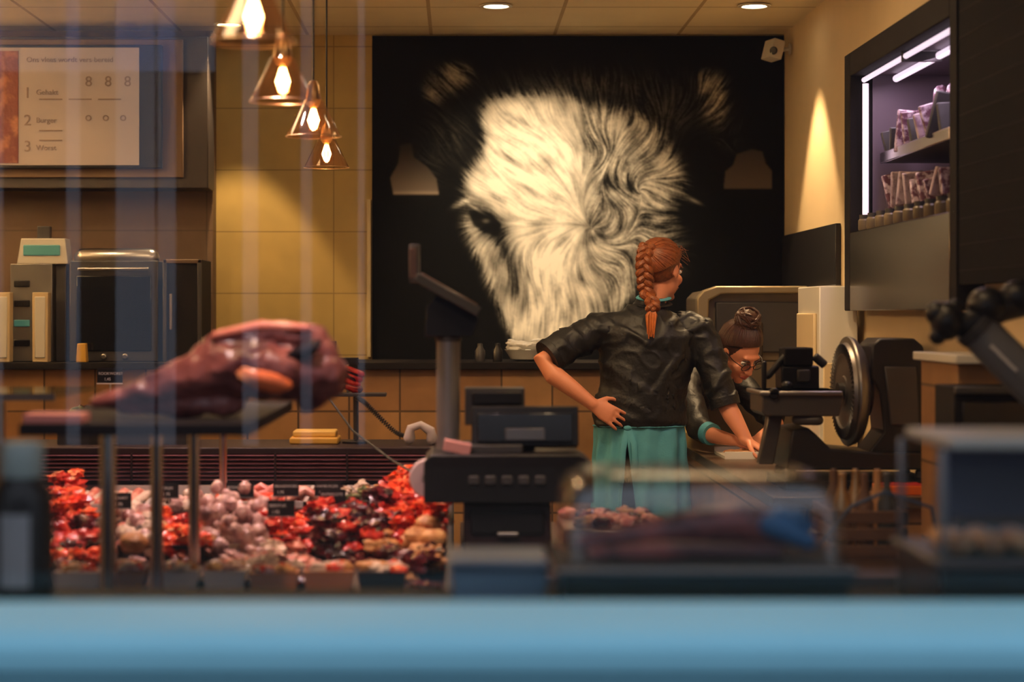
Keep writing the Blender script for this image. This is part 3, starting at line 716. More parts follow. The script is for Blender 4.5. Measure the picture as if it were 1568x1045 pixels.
sh.tube([(.97,8.41,1.33),(1.02,8.41,1.325),(1.065,8.39,1.21),(1.10,8.355,1.09),(1.121,8.338,1.022)],[.078,.074,.069,.064,.060],shirtm,seg=24,r1=False)
remesh(sh,'shirt',.006,W,3,wrinkle(.012))
m=MB()
m.tube([(.396,8.313,1.228),(.376,8.304,1.215)],[.077,.075],shirtm,seg=26,r0=False,r1=False); m.tube([(1.115,8.342,1.042),(1.124,8.336,1.009)],[.066,.064],shirtm,seg=26,r0=False,r1=False)
pts=[(.825+.064*math.cos(t),8.40+.064*math.sin(t),1.440+.012*math.sin(t)) for t in [2*math.pi*k/24 for k in range(25)]]
m.tube(pts,[(.006,.02)]*25,shirtm,seg=8,side=(0,0,1))
pts=[(.829+.062*math.cos(t),8.40+.062*math.sin(t),1.465+.012*math.sin(t)) for t in [2*math.pi*k/24 for k in range(25)]]
m.tube(pts,[(.006,.014)]*25,teal,seg=8,side=(0,0,1))
m.obj('collar_and_cuffs',parent=W)
apron(W,(.768,8.4),(.772,8.4),.182,.124,.208,.165,math.radians(252),.938,.36)
legs(W,.770,8.4,.92)
# --- worker 2, bending over the counter
W2=empty('shop_worker'); sk=MB()
c=V((1.222,8.60,1.235)); P,R=headparts(sk,c,(.42,-.62,-.70),(.25,-.50,.83))
sk.tube([(1.15,8.84,1.10),(1.175,8.76,1.15),(1.20,8.67,1.19)],[.058,.052,.052],skin,seg=20)
sk.tube([(.86,9.04,.92),(.97,8.98,1.02),(1.08,8.90,1.08),(1.14,8.85,1.10)],[(.15,.10),(.15,.1),(.16,.09),(.08,.06)],skin,seg=24,side=(.6,.8,0))
sk.tube([(1.0,8.80,1.08),(1.02,8.66,.97),(1.035,8.55,.90),(1.09,8.45,.88),(1.16,8.38,.865)],[.045,.042,.038,.034,.025],skin,seg=16)
hand(sk,V((1.16,8.385,.865)),(.75,-.25,-.30),(0,.1,-1),1,.45)
sk.tube([(1.24,8.93,1.10),(1.34,8.86,1.0),(1.40,8.76,.91),(1.36,8.64,.885),(1.30,8.54,.865)],[.045,.042,.038,.034,.025],skin,seg=16)
hand(sk,V((1.30,8.54,.865)),(-.5,-.75,-.3),(0,.1,-1),-1,.45)
remesh(sk,'body',.0055,W2,3)
facebits(P,R,W2,glasses=True)
hm=hair(P,R,W2,brown,(0,-.35,.95))
bc=P(0,-.05,.145)
hm.ell(bc,(.052,.050,.040),brown,R,nz=.3)
for k in range(26):
    a0=random.uniform(0,6.28); tilt=random.uniform(-.7,.7); q=Matrix.Rotation(tilt,3,'X')@Matrix.Rotation(random.uniform(-.7,.7),3,'Y')
    hm.tube([bc+R@(q@V((.052*math.cos(a0+j*.5),.050*math.sin(a0+j*.5),.012*math.sin(j)))) for j in range(9)],[.004+.004*math.sin(j/8*math.pi) for j in range(9)],brown,seg=6)
hm.obj('bun_hair',parent=W2)
sh=MB()
sh.tube([(.85,9.05,.86),(.88,9.03,.94),(.97,8.98,1.02),(1.08,8.90,1.08),(1.13,8.86,1.10),(1.155,8.835,1.115)],[(.18,.13),(.18,.13),(.18,.125),(.19,.115),(.14,.09),(.07,.06)],shirtm,seg=32,side=(.6,.8,0),r0=False)
sh.tube([(1.02,8.83,1.09),(1.01,8.76,1.05),(1.025,8.64,.965),(1.04,8.56,.905),(1.075,8.48,.888)],[.068,.066,.058,.052,.046],shirtm,seg=20,r1=False)
sh.tube([(1.2,8.94,1.10),(1.28,8.92,1.06),(1.36,8.83,.98),(1.40,8.77,.92)],[.068,.066,.058,.052],shirtm,seg=20,r1=False)
remesh(sh,'shirt',.008,W2,4,wrinkle(.008,seed=5))
m=MB(); pts=[V((1.17,8.78,1.145))+V((.8,.6,0)).normalized()*.064*math.cos(t)+V((.1,-.3,.95)).normalized()*.062*math.sin(t) for t in [2*math.pi*k/24 for k in range(25)]]
m.tube(pts,[(.014,.006)]*25,teal,seg=8,side=(.4,-.9,.2)); m.tube([(1.068,8.495,.890),(1.084,8.462,.884)],[.049,.047],teal,seg=20,r0=False,r1=False); m.obj('collar_and_cuffs',parent=W2)
apron(W2,(.83,9.07),(.80,9.05),.185,.14,.185,.17,math.radians(150),.93,.42)
legs(W2,.81,9.07,.90,.08,V((.8,-.6,0)).normalized())
b=MB(); b.box((1.10,8.18,.80),(1.42,8.52,.812),white); b.box((1.10,8.18,.812),(1.42,8.19,.83),white); b.box((1.10,8.51,.812),(1.42,8.52,.83),white)
for i in range(12): b.ell((random.uniform(1.14,1.36),random.uniform(8.2,8.32),.822),(.03,.02,.010),tan,nz=.3)
b.obj('prep_tray')

# ------------------------------------------------------------ meat counter
mauve=mat('mauve_slats',S(150,100,112),.35,.3,var=.1); mdark=mat('mauve_dark',S(40,22,28),.5)  # dark mauve for the rear top and the louvre bars
def bz(Y): return .66+(Y-4.2)*.052
def bed(px,py):
    Y=.958/(.052+(py-480)/F); return V(((px-700)*Y/F,Y,bz(Y)))
e=empty('refrigerated_meat_counter')
b=MB(); b.prism([(4.1,0),(7.4,0),(7.4,.90),(6.98,.90),(6.98,bz(6.9)),(4.2,bz(4.2)),(4.1,.66)],'yz',-2.3,-.025,mat('case_bed',S(60,42,44),.4,.3))
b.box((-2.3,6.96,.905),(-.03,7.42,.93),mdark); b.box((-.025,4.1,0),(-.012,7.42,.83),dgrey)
b.obj('cabinet',parent=e,bevel=.004)
b=MB()
for k in range(7):
    z=.815+k*.0142; b.prism([(6.978,z),(6.955,z+.001),(6.965,z+.006),(6.978,z+.007)],'yz',-2.3,-.04,mauve)
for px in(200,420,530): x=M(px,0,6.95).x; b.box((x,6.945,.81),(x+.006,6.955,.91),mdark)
b.obj('rear_louvres',parent=e)
b=MB(); b.box((-2.3,4.12,.66),(-.03,4.13,1.05),glass('case_glass',(1,.98,.98),.03,.02,.1)); b.obj('front_glass',parent=e)
b=MB(); b.box((-.93,4.22,1.14),(-.44,5.32,1.165),blackm)
for x,y,r,z1 in((-.757,4.32,.018,1.14),(-.724,4.8,.016,1.14),(-.687,5.2,.015,1.14),(-.752,6.4,.0135,1.02)):
    b.cyl((x,y,bz(y)-.005),(x,y,z1),r,chrome); b.lathe([(.035,0),(.035,.006),(r,.012)],(x,y,bz(y)),chrome)
b.ell((-.752,6.4,1.035),(.032,.032,.022),mat('lamp_opal',(.8,.75,.8),.3,emit=(1,.8,.9),es=1.2))
b.box((-.925,4.24,1.165),(-.80,4.34,1.185),mat('pink_light_patch',S(190,120,110),.5))  # pink light on the board, put in as a coloured slab
b.obj('post_shelf',parent=e,bevel=.002)
m_red=meat('raw_beef',S(165,22,16),S(210,62,46),30,.25); m_or=meat('marinated_meat',S(222,52,22),S(240,108,60),35,.22); m_dk=meat('dark_beef',S(48,12,18),S(105,32,38),25,.20)
m_pk=meat('pork',S(195,108,94),S(226,168,148),25,.3); m_fat=meat('pale_sausage',S(165,124,120),S(214,178,168),30,.3); m_gr=meat('herbs',S(54,72,28),S(126,126,70),60,.5); m_tan=meat('breaded',S(185,124,68),S(214,164,104),50,.5); m_br=meat('roast_brown',S(90,45,30),S(140,80,55),30,.4)
m_wh=meat('white_pudding',S(200,180,160),S(225,205,185),30,.3)
dish=mat('white_dish',S(190,180,175),.3); dishb=mat('black_dish',(.015,.012,.012),.3)
b=MB()
def scat(px0,px1,py0,py1,n,ms,s0,s1,flat=.6,st=.06,el=1.6,nz_=1.0):
    for i in range(n):
        p=bed(random.uniform(px0,px1),random.uniform(py0,py1)); s=random.uniform(s0,s1)
        p.x=min(p.x,-.07)
        R=Matrix.Rotation(random.uniform(0,6.28),3,'Z')@Matrix.Rotation(random.uniform(-.5,.5),3,'X')
        b.ell(p+V((0,0,s*flat*.6+random.random()**1.5*st)),(s*random.uniform(1,el),s,s*flat),random.choice(ms),R,seg=12,rings=8,nz=nz_,ns=9)
def dishes(px0,px1,py0,py1,m):
    a=bed(px0,py1); c=bed(px1,py0); x0,x1=min(a.x,c.x),min(max(bed(px1,py1).x,c.x),-.06)
    for y0_,y1_ in((a.y,a.y+.012),(c.y-.012,c.y)): b.box((x0,y0_,bz(y0_)),(x1,y1_,bz(y0_)+.045),m)
    for xx_ in(x0,x1-.012): 
        b.prism([(a.y,bz(a.y)),(c.y,bz(c.y)),(c.y,bz(c.y)+.045),(a.y,bz(a.y)+.045)],'yz',xx_,xx_+.012,m)
scat(-60,690,765,905,200,[m_dk,m_fat,m_br,m_dk,m_br],.022,.032,.5,.0)
dishes(125,225,764,795,dish); dishes(228,330,764,795,dish); dishes(350,470,764,790,dish); dishes(520,600,764,795,dish); dishes(180,310,805,860,dishb); dishes(400,480,800,845,dishb)
scat(82,122,765,812,40,[m_or,m_red],.020,.032,.6,.09); scat(88,150,815,870,26,[m_red,m_or,m_dk],.020,.034)
scat(602,690,765,842,130,[m_or,m_or,m_red,m_or],.018,.034,.6,.10); scat(484,596,800,860,100,[m_dk,m_dk,m_dk,m_dk,m_red],.022,.038,.6,.08)
scat(404,482,802,848,60,[m_red,m_red,m_or],.018,.030,.6,.05)
scat(228,330,768,795,50,[m_wh,m_fat],.018,.026,.8,.03,1.1,.3)
scat(185,240,806,860,34,[m_fat,m_wh,m_pk],.020,.028,.8,.05,1.1,.3); scat(245,312,806,860,44,[m_or,m_tan,m_red],.016,.028,.6,.05); scat(525,600,766,795,60,[m_gr,m_wh,m_gr,m_tan],.012,.022,.6,.05)
scat(350,480,855,890,44,[m_pk,m_wh,m_fat],.022,.030,.6,.03); scat(560,690,848,890,50,[m_or,m_tan,m_dk,m_tan],.024,.034,.5,.05)
for i in range(90):
    p=bed(random.uniform(314,404),random.uniform(806,868)); s=random.uniform(.015,.025)
    b.ell(p+V((0,0,.02+random.random()*.13*math.exp(-((p.x+.68)/.12)**2))),(s,s,s*1.05),m_fat,nz=.25,seg=12,rings=8)
for i in range(15):
    p=bed(362+i*7.5,778+random.uniform(-4,4)); a=random.uniform(-.5,.5); d=V((math.cos(a),math.sin(a)*.6,0))*.060
    b.tube([p-d+V((0,0,.03)),p+V((0,.01,.038+.014*(i%3))),p+d+V((0,0,.03))],.0145,[m_or,m_pk,m_pk][i%3],seg=10)
for i in range(9):
    p=bed(135+i*11,782); b.tube([p+V((-.02,-.10,.03)),p+V((0,0,.05+.01*(i%2))),p+V((.02,.10,.03))],.014,[m_wh,m_pk][i%2],seg=10)
for px,py in((640,862),(665,866),(205,872),(655,842)): p=bed(px,py); b.ell(p+V((0,0,.07)),(.038,.032,.028),m_tan,nz=.2)
b.obj('fresh_meat_assortment',parent=e)
b=MB(); kraft=mat('kraft_card',S(160,105,62),.7)
x=-1.35
while x<-.15:
    wd=min(random.uniform(.09,.13),-.03-x); y=5.02+random.uniform(-.03,.03); z=bz(y)
    mm=random.choice([kraft,kraft,blackm,dish]); b.prism([(x,z+.05),(x+.008,z),(x+wd-.008,z),(x+wd,z+.05)],'xz',y-.05,y+.05,mm)
    for k in range(12): b.ell((x+random.uniform(.02,wd-.02),y+random.uniform(-.04,.04),z+.055),(.022,.016,.014),random.choice([m_pk,m_fat,m_or,m_wh,m_tan]),nz=.6,seg=10,rings=7)
    x+=wd+.012
b.obj('meat_cartons',parent=e)
ink=mat('chalk_ink',(.6,.58,.55),.7)
for px,py,w_,t,up in((370,792,.086,'ROOKWORST',.066),(440,790,.080,'BRAADWORST',.066),(503,790,.080,'HAMBURGER',.066),(511,806,.078,'ENTRECOTE',.070),(433,832,.078,'BIEFSTUK',.082),(649,822,.050,'TARTAAR',.145),(262,790,.06,'SPEKJES',.06),(190,812,.06,'GEHAKT',.07)):
    p=bed(px,py); z=p.z+up
    o=MB(); o.box((p.x-w_/2,p.y-.05,z),(p.x+w_/2,p.y-.046,z+.046),black)
    o.box((p.x-w_/2-.001,p.y-.0515,z-.002),(p.x+w_/2+.001,p.y-.045,z+.001),grey); o.cyl((p.x,p.y-.047,p.z),(p.x,p.y-.047,z),.0022,steel,seg=8)
    o.box((p.x-.018,p.y-.056,p.z),(p.x+.018,p.y-.038,p.z+.004),black)
    o.obj('price_label',parent=e)
    text(t[:9],.0115,(p.x-w_/2+.005,p.y-.0505,z+.027),ink,e,'label_text',.0003); text('  1,95',.013,(p.x-w_/2+.005,p.y-.0505,z+.008),ink,e,'label_text',.0003)
b=MB(); b.cyl((-1.235,5.4,bz(5.4)),(-1.235,5.4,1.18),.013,brass); b.box((-1.75,5.1,1.18),(-1.03,5.7,1.19),glass('shelf_glass',(.85,.95,.9),.1,.05,.3)); b.box((-1.75,5.095,1.176),(-1.03,5.102,1.194),dgrey)
b.cyl((-1.6,5.4,bz(5.4)),(-1.6,5.4,1.18),.013,brass); b.obj('sneeze_guard',parent=e)

# ------------------------------------------------------------ cured ham on the shelf
hamm=MB(); hm_=meat('cured_ham',S(84,38,38),S(182,108,98),8,.30,.40,.72); hamm.mi(hm_)
Y=4.45
hp=[M(148,618,Y),M(200,605,Y),M(262,588,Y),M(330,565,Y),M(395,566,Y),M(450,574,Y),M(500,572,Y)]
hamm.tube(hp,[(.012,.02),(.026,.04),(.040,.05),(.060,.07),(.068,.09),(.062,.08),(.045,.05)],hm_,seg=24,side=(0,0,1))
hamm.tube([M(290,560,Y),M(335,528,Y),M(420,515,Y),M(485,516,Y)],[.024,.032,.034,.026],hm_,seg=16)
hamm.tube([M(470,515,Y),M(500,540,Y),M(508,590,Y),M(470,618,Y)],[.028,.03,.03,.025],hm_,seg=16)
hamm.tube([M(190,626,Y),M(280,622,Y),M(360,618,Y)],[.018,.026,.028],hm_,seg=14)
eh=empty('cured_ham'); remesh(hamm,'ham',.006,eh,2,lambda c:.010*noise.noise(c*22)+.003*noise.noise(c*60))
b=MB(); b.ell(M(405,582,4.372),(.065,.02,.024),meat('ham_fat',S(235,120,70),S(250,165,115),12,.2),Matrix.Rotation(.25,3,'Y'),nz=.3); b.ell(M(462,540,4.40),(.05,.02,.018),meat('ham_hollow_shade',S(30,20,24),S(55,35,38),20,.3),Matrix.Rotation(-.45,3,'Y'),nz=.3)  # dark ellipsoid: shade of the ham's hollow put into the colour
b.tube([M(330,514,4.42),M(400,500,4.43),M(470,503,4.42)],[.010,.014,.010],meat('ham_ridge_highlight',S(215,115,95),S(235,150,125),12,.3)); b.obj('fat_and_ham_tones',parent=eh)  # pink-orange strip: highlight along the top ridge put into the colour

# ------------------------------------------------------------ things on rear of case
b=MB(); x=-.366; Yc=7.2
b.lathe([(.05,0),(.05,.008),(.012,.014)],(x,Yc,.93),black); b.cyl((x,Yc,.94),(x,Yc,1.10),.010,dgrey); b.box((x-.10,Yc-.05,1.10),(x+.11,Yc+.05,1.112),dgrey)
for i in range(9): b.tube([(x-.08+random.uniform(-.01,.03),Yc+random.uniform(-.03,.03),1.13+.02*(i%4)),(x-.04,Yc,1.14+.02*(i%4)),(x-.0+random.uniform(-.01,.02),Yc,1.125+.018*(i%4))],.014,m_red if i%3 else m_dk,seg=10)
b.cyl((x-.09,Yc,1.112),(x-.09,Yc,1.30),.005,steel); b.box((x-.12,Yc-.01,1.27),(x-.07,Yc+.01,1.30),dgrey); b.box((x-.06,Yc-.01,1.215),(x+.01,Yc+.0,1.24),black); b.cyl((x-.03,Yc,1.112),(x-.03,Yc,1.22),.004,steel)
b.obj('sausage_stand',bevel=.002)
b=MB(); a=M(446,0,7.2).x; c_=M(520,0,7.2).x; b.box((a,7.12,.93),(c_,7.28,.955),yellow); b.box((a+.01,7.14,.955),(c_-.01,7.27,.978),mat('cheese_block',S(235,195,95),.5)); b.obj('cheese_on_board',bevel=.006)
b=MB(); hw=mat('white_handset',S(215,205,205),.35)
b.tube([(-.17,7.1,.955),(-.165,7.1,.99),(-.13,7.1,1.002),(-.095,7.1,.98),(-.09,7.1,.950)],[(.022,.022),(.016,.018),(.014,.016),(.018,.02),(.020,.020)],hw,seg=14)
cp=[V((-.175,7.1,.96)),V((-.22,7.12,.975)),V((-.28,7.12,1.03)),V((-.33,7.12,1.08)),V((-.36,7.13,1.098))]
pts=[]
for k in range(420):
    t=k/419; p=samp(cp,t); pts.append(p+V((0,math.cos(k*.55)*.008,0))+V((.7,0,.7))*math.sin(k*.55)*.008)
b.tube(pts,.0022,cable,seg=5); b.obj('telephone_handset')
b=MB(); x=-1.23; b.lathe([(.03,0),(.03,.006),(.004,.01)],(x,7.06,.93),black,seg=16); b.cyl((x,7.06,.935),(x,7.06,1.16),.004,steel,seg=8); b.box((x-.045,7.05,1.15),(x+.045,7.056,1.205),black)
b.box((x-.046,7.048,1.149),(x+.046,7.05,1.153),white)
o=b.obj('hanging_price_sign'); text('ROOKWORST',.0135,(x-.04,7.0485,1.182),ink,o,'sign_text',.0003); text('1,45',.014,(x-.02,7.0485,1.162),ink,o,'sign_text',.0003)
b=MB()
for i in range(30): b.ell((x-.16+random.uniform(0,.38),7.2+random.uniform(-.05,.05),1.0+random.uniform(-.035,.10)*math.exp(-i*.01)),(.03,.022,.02),random.choice([m_dk,m_gr,m_dk,m_red]),nz=.6,seg=10,rings=7)
b.box((x-.2,7.12,.93),(x+.26,7.28,.975),dgrey); b.obj('dried_sausage_tray')

# ------------------------------------------------------------ serving counter and till
b=MB(); b.box((.01,4.9,.71),(1.31,6.2,.75),mat('serving_top',S(60,44,34),.3)); b.box((.03,4.94,0),(1.31,6.16,.71),mat('serving_front',S(90,66,48),.5,bump=.2)); b.obj('serving_counter',bevel=.004)
Y=5.5; s_=Y/F
def T(px,py): return ((px-700)*s_, CZ-(py-480)*s_)
e=empty('cash_register')
b=MB()
x0,z0=T(682,838); x1,z1=T(842,768); b.box((x0+.05,5.42,.75),(x1,5.75,z1),mat('drawer_brown',S(42,25,26),.35)); b.box((x0+.07,5.41,.80),(x1-.02,5.42,z1-.02),black); b.cyl((x0+.14,5.405,.80),(x0+.2,5.405,.80),.006,steel)
x0,z0=T(650,765); x1,z1=T(905,692); b.prism([(x0,z0),(x1,z0),(x1-.005,z1-.02),(x1-.04,z1),(x0+.02,z1),(x0,z1-.02)],'xz',5.38,5.72,black)
for k in range(5): b.box((x0+.12+k*.045,5.374,z0+.05),(x0+.15+k*.045,5.382,z0+.075),dgrey)
x0,z0=T(705,693); x1,z1=T(800,680); b.box((x0,5.45,z0),(x1,5.65,z1),dgrey)
b.obj('drawer_and_keyboard',parent=e,bevel=.005)
b=MB(); x0,z0=T(722,686); x1,z1=T(886,624); R=Matrix.Rotation(-.18,3,'X')
cx,cz=(x0+x1)/2,(z0+z1)/2; b.boxc((cx,5.52,cz),(x1-x0,.05,z1-z0),black,R); b.boxc((cx,5.49,cz),(x1-x0-.03,.01,z1-z0-.03),mat('dark_screen',(.012,.014,.018),.12),R)
b.boxc((cx-.0,5.482,cz-.018),(.11,.008,.035),mat('lcd',S(70,70,74),.2,emit=S(90,90,95),es=.06),R)
b.box((cx-.03,5.54,z0-.03),(cx+.03,5.6,cz),dgrey)
x2,z2=T(712,622); x3,z3=T(806,597); b.box((x2,5.62,z2-.06),(x3,5.72,z3),dgrey); b.box((x2+.02,5.60,z2-.0),(x3-.01,5.62,z3-.01),black)
b.obj('display',parent=e,bevel=.004)
b=MB(); xr,zr=T(652,730); b.lathe([(.018,-.03),(.052,-.03),(.055,0),(.052,.03),(.018,.03)],(xr+.01,5.45,zr),mat('paper_roll',S(190,165,168),.6),axis=(0,1,0),close=True); b.box((xr-.0,5.42,zr-.06),(xr+.05,5.48,zr-.045),dgrey)
x5,z5=T(700,688); b.boxc((x5+.0,5.43,z5+.01),(.075,.06,.03),mat('receipt',S(190,130,125),.6),Matrix.Rotation(.2,3,'Y'))
b.obj('receipt_roll',parent=e,bevel=.002)
b=MB(); xp,zp=T(686,516); b.cyl((xp,5.6,.90),(xp,5.6,zp-.01),.033,grey); b.lathe([(.036,0),(.036,.012),(.03,.016),(0,.016)],(xp,5.6,zp-.014),dgrey)
b.prism([T(650,516),T(722,516),T(735,490),T(728,478),T(668,452),T(652,470)],'xz',5.56,5.64,black)
ca,cb=T(637,424),T(733,478)
ang=math.atan2(cb[1]-ca[1],cb[0]-ca[0]); L=math.hypot(cb[0]-ca[0],cb[1]-ca[1])
b.boxc(((ca[0]+cb[0])/2,5.58,(ca[1]+cb[1])/2),(L,.22,.026),dgrey,Matrix.Rotation(-ang,3,'Y'))
b.boxc(((ca[0]+cb[0])/2+.006,5.58,(ca[1]+cb[1])/2+.014),(L-.02,.20,.004),mat('screen_bronze',S(90,68,60),.25),Matrix.Rotation(-ang,3,'Y'))
x4,z4=T(634,432); x5,z5=T(634,374); b.boxc((x4,5.58,(z4+z5)/2),(.028,.10,z5-z4),dgrey); b.boxc((x4-.004,5.525,(z4+z5)/2),(.02,.004,z5-z4-.02),mat('reader_face',S(80,58,52),.3))
b.obj('pole_display',parent=e,bevel=.004)
b=MB(); b.tube([M(505,612,7.0),M(540,660,6.9),M(600,705,6.4),M(650,735,5.75)],.004,cable,seg=6); b.obj('data_cable')
Y=4.9
e=empty('articulated_scale_arm'); b=MB()
q=lambda px,py,y=Y: M(px,py,y)
b.ell(q(1450,492),(.042,.05,.048),black); b.ell(q(1512,468),(.050,.055,.046),black); b.ell(q(1560,455),(.05,.05,.042),black)
b.tube([q(1435,480),q(1480,500),q(1530,470),q(1590,458)],[.03,.036,.04,.035],black); b.tube([q(1436,515),q(1462,470)],[.022,.02],black)
b.tube([q(1496,505),q(1600,608)],[.05,.052],mat('arm_cover',S(105,108,112),.4),r0=False,r1=False,seg=28); b.tube([q(1488,498),q(1499,508)],[.053,.053],dgrey,r0=False,r1=False,seg=28)
b.tube([q(1590,600),q(1615,640),V((1.235+.25,4.9,.9)),V((1.48,4.9,.76))],[.04,.035,.03,.03],dgrey)
b.obj('arm',parent=e)
b=MB(); b.box((1.36,4.78,0),(1.6,5.02,.75),dgrey); b.lathe([(.07,0),(.07,.015),(.035,.03)],(1.48,4.9,.75),dgrey); b.obj('pedestal',parent=e,bevel=.005)
for k,(px,py) in enumerate(((1515,535),(1528,548),(1541,561))):
    p=q(px,py); m=MB(); m.boxc(p+V((.0,-.052,0)),(.03,.002,.008),ink,Matrix.Rotation(.75,3,'Y')); m.obj('decal',parent=e)

b=MB(); cx0,cx1=.99,1.19
for z in(.755,.80,.845): b.box((cx0,5.25,z),(cx1,5.262,z+.032),crw); b.box((cx0,5.54,z),(cx1,5.552,z+.032),crw); b.box((cx0,5.25,z),(cx0+.012,5.55,z+.032),crw); b.box((cx1-.012,5.25,z),(cx1,5.55,z+.032),crw)
b.box((cx0,5.25,.75),(cx1,5.55,.762),crw)
for i in range(6): 
    c_=V((cx0+.04+.06*(i%3),5.33+.12*(i//3),.762)); b.lathe([(.022,0),(.025,.01),(.025,.13),(.01,.17),(.01,.21),(0,.212)],c_,[brass,crw,dgrey,crw,brass,tan][i])
b.obj('crate_of_oil_bottles',bevel=.002)
b=MB()
for i in range(7):
    x=1.0+random.uniform(0,.2); y=5.75+random.uniform(-.08,.15); b.tube([(x,y,.77),(x+random.uniform(-.08,.1),y+random.uniform(-.1,.1),.775)],[.016,.012],[steel,brass,black,cream,tan][i%5])
b.obj('serving_utensils')
b=MB(); b.tube([V((.93,5.2,.76)),V((.95,5.2,.80)),V((1.02,5.15,.90)),V((1.10,5.12,.94)),V((1.22,5.12,.90)),V((1.25,5.15,.76))],.005,mat('blue_hose',S(50,72,105),.4),seg=8); b.obj('air_hose')
b=MB(); b.box((.30,5.6,.75),(.62,6.0,.79),steel); 
for i in range(30): b.ell((random.uniform(.33,.59),random.uniform(5.63,5.97),.80),(.03,.025,.02),random.choice([m_pk,m_dk,m_tan]),nz=.5,seg=10,rings=7)
b.obj('tray_of_cold_cuts',bevel=.003)

# ------------------------------------------------------------ foreground on the window ledge
b=MB(); bc=V((-.690,3.16,.94)); labg=mat('bottle_label',S(135,135,138),.6); capw=mat('bottle_cap',S(140,150,145),.4); dkb=mat('dark_bottle',S(14,8,11),.35,spec=.3)
b.lathe([(.044,0),(.050,.006),(.050,.16),(.046,.18),(.032,.198),(.030,.205),(0,.205)],bc,dkb)
vs=[];fs=[]
for k in range(9):
    a=math.radians(-120+55*k/8)
    for z in(.03,.145): vs.append(bc+V((.0508*math.cos(a),.0508*math.sin(a),z)))
for k in range(8): fs.append((2*k,2*k+2,2*k+3,2*k+1))
b.add(vs,fs,labg)
b.lathe([(.033,.20),(.034,.202),(.034,.25),(.031,.256),(0,.257)],bc,capw); b.obj('sauce_bottle')
bt=mat('blue_grey_tub',S(78,98,118),.45)
b=MB(); b.prism([(-.005,.94),(.138,.94),(.142,1.005),(-.012,1.005)],'xz',3.08,3.26,bt); b.box((-.014,3.07,1.005),(.143,3.27,1.017),mat('tub_lid',S(84,104,124),.45)); b.obj('food_storage_tub',bevel=.006)
hoodg=glass('hood_glass',(.90,.89,.92),.10,.15,.42)
e=empty('ham_display_hood')
HX0,HX1=.158,.588
b=MB(); b.box((HX0,2.98,.94),(HX1,3.28,1.0),black); b.prism([(HX0-.006,1.0),(HX1+.006,1.0),(HX1+.01,1.018),(HX0-.01,1.018)],'xz',2.965,3.295,blackm); b.box((HX0-.01,2.962,1.012),(HX1+.01,2.966,1.019),grey); b.obj('base',parent=e,bevel=.004)
b=MB(); vs=[];fs=[]
pr=[(0,0),(.003,.08),(.012,.115),(.035,.135),(.06,.14)]
def rr(ins,z,x0=HX0,x1=HX1,y0=2.98,y1=3.28,n=8,rad=.04):
    out=[]; x0+=ins;x1-=ins;y0+=ins;y1-=ins
    for cx,cy,a0 in((x1-rad,y1-rad,0),(x0+rad,y1-rad,90),(x0+rad,y0+rad,180),(x1-rad,y0+rad,270)):
        for k in range(n): a=math.radians(a0+90*k/(n-1)); out.append((cx+rad*math.cos(a),cy+rad*math.sin(a),z))
    return out
for ins,h in pr: vs+=rr(ins,1.018+h)
nn=32
for i in range(4):
    for k in range(nn): fs.append((i*nn+k,i*nn+(k+1)%nn,(i+1)*nn+(k+1)%nn,(i+1)*nn+k))
fs.append(tuple(4*nn+k for k in range(nn))); b.add(vs,fs,hoodg); b.obj('clear_hood',parent=e)
b=MB(); dk2=meat('smoked_joint',S(66,26,28),S(135,66,58),16,.3)
b.tube([(.19,3.13,1.038),(.27,3.13,1.048),(.37,3.12,1.062),(.44,3.13,1.068),(.50,3.13,1.06)],[.012,.02,.03,.035,.03],dk2,seg=16); b.tube([(.21,3.06,1.03),(.32,3.05,1.035),(.49,3.06,1.032)],[.01,.015,.012],dk2)
b.obj('smoked_ham',parent=e)
b=MB(); blb=mat('blue_wrap',S(24,98,142),.45,bump=.3); b.ell((.51,3.13,1.07),(.045,.04,.025),blb,nz=.5); b.ell((.46,3.17,1.072),(.04,.03,.020),blb,nz=.6); b.tube([(.49,3.1,1.07),(.545,3.1,1.045)],[.02,.015],blb); b.obj('blue_cloth',parent=e)
e=empty('bread_display_case')
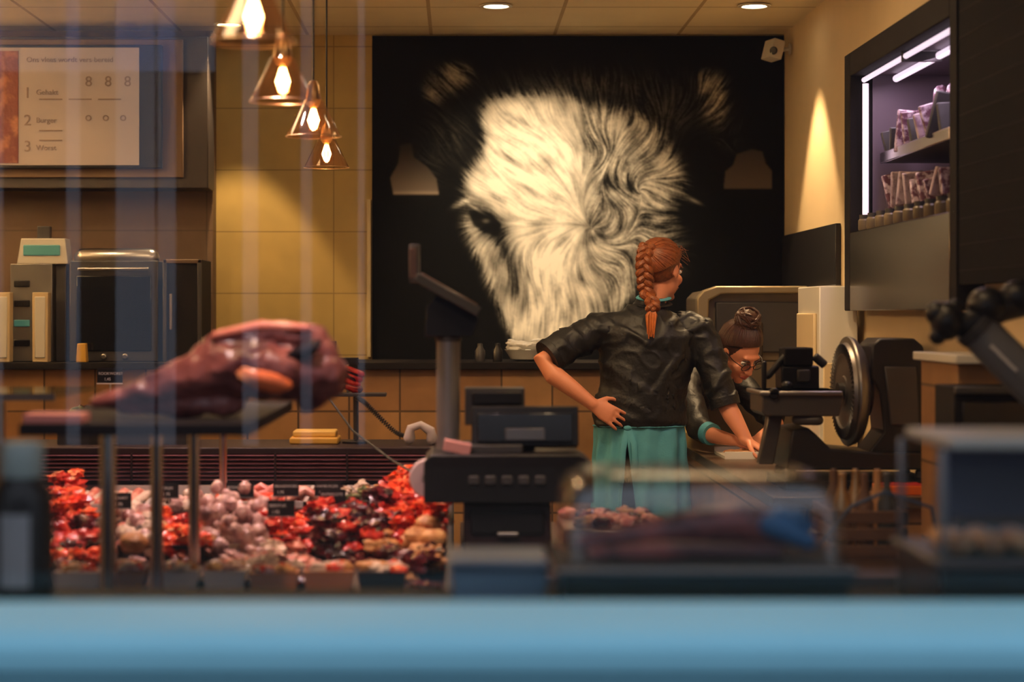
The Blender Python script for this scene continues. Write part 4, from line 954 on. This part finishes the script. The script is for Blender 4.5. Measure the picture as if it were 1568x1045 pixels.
b=MB(); b.box((.725,2.98,.94),(1.12,3.28,1.015),black); b.box((.715,2.97,1.015),(1.13,3.29,1.03),dgrey); b.box((.74,2.99,1.195),(1.13,3.29,1.212),mat('case_lid',S(165,160,150),.4))
for x in(.725,1.11): b.box((x,2.99,1.03),(x+.012,3.0,1.195),grey); b.box((x,3.27,1.03),(x+.012,3.28,1.195),grey)
b.box((.785,3.20,1.07),(1.10,3.27,1.19),mat('blue_grey_packs',S(60,72,90),.4)); b.box((.785,3.20,1.03),(.80,3.27,1.07),dgrey); b.box((1.08,3.20,1.03),(1.095,3.27,1.07),dgrey); b.obj('case',parent=e,bevel=.004)
b=MB()
for k in range(7): b.tube([(.762+k*.052,3.02,1.05),(.762+k*.052,3.12,1.05)],[(.023,.018)]*2,m_tan,seg=14)
b.obj('bread_rolls',parent=e)
b=MB(); b.box((.731,2.988,1.03),(1.12,2.991,1.195),glass('case_pane',(.85,.88,.95),.06,.05,.2)); b.obj('glass_front',parent=e)

# ------------------------------------------------------------ world + camera
w=bpy.data.worlds.new('dusk_sky'); sc.world=w; w.use_nodes=True; nt=w.node_tree; bg=nt.nodes['Background']
tc=nt.nodes.new('ShaderNodeTexCoord'); sp=nt.nodes.new('ShaderNodeSeparateXYZ'); nt.links.new(tc.outputs['Generated'],sp.inputs[0])
mr=nt.nodes.new('ShaderNodeMapRange'); mr.inputs['From Min'].default_value=-.1; mr.inputs['From Max'].default_value=.6; nt.links.new(sp.outputs[2],mr.inputs[0])
nt.links.new(mixc(nt,mr.outputs[0],(.44,.50,.56),(.74,.84,.96)),bg.inputs[0]); bg.inputs[1].default_value=1.0
cam=bpy.data.cameras.new('camera'); co=bpy.data.objects.new('camera',cam); sc.collection.objects.link(co); sc.camera=co
co.location=(0,0,CZ); co.rotation_euler=(math.radians(90),0,0); cam.lens=70; cam.sensor_width=36; cam.shift_x=84/1568; cam.shift_y=-42.5/1568
cam.dof.use_dof=True; cam.dof.focus_distance=8.3; cam.dof.aperture_fstop=2.1; cam.clip_end=60
bpy.data.scenes.remove(tmpsc)
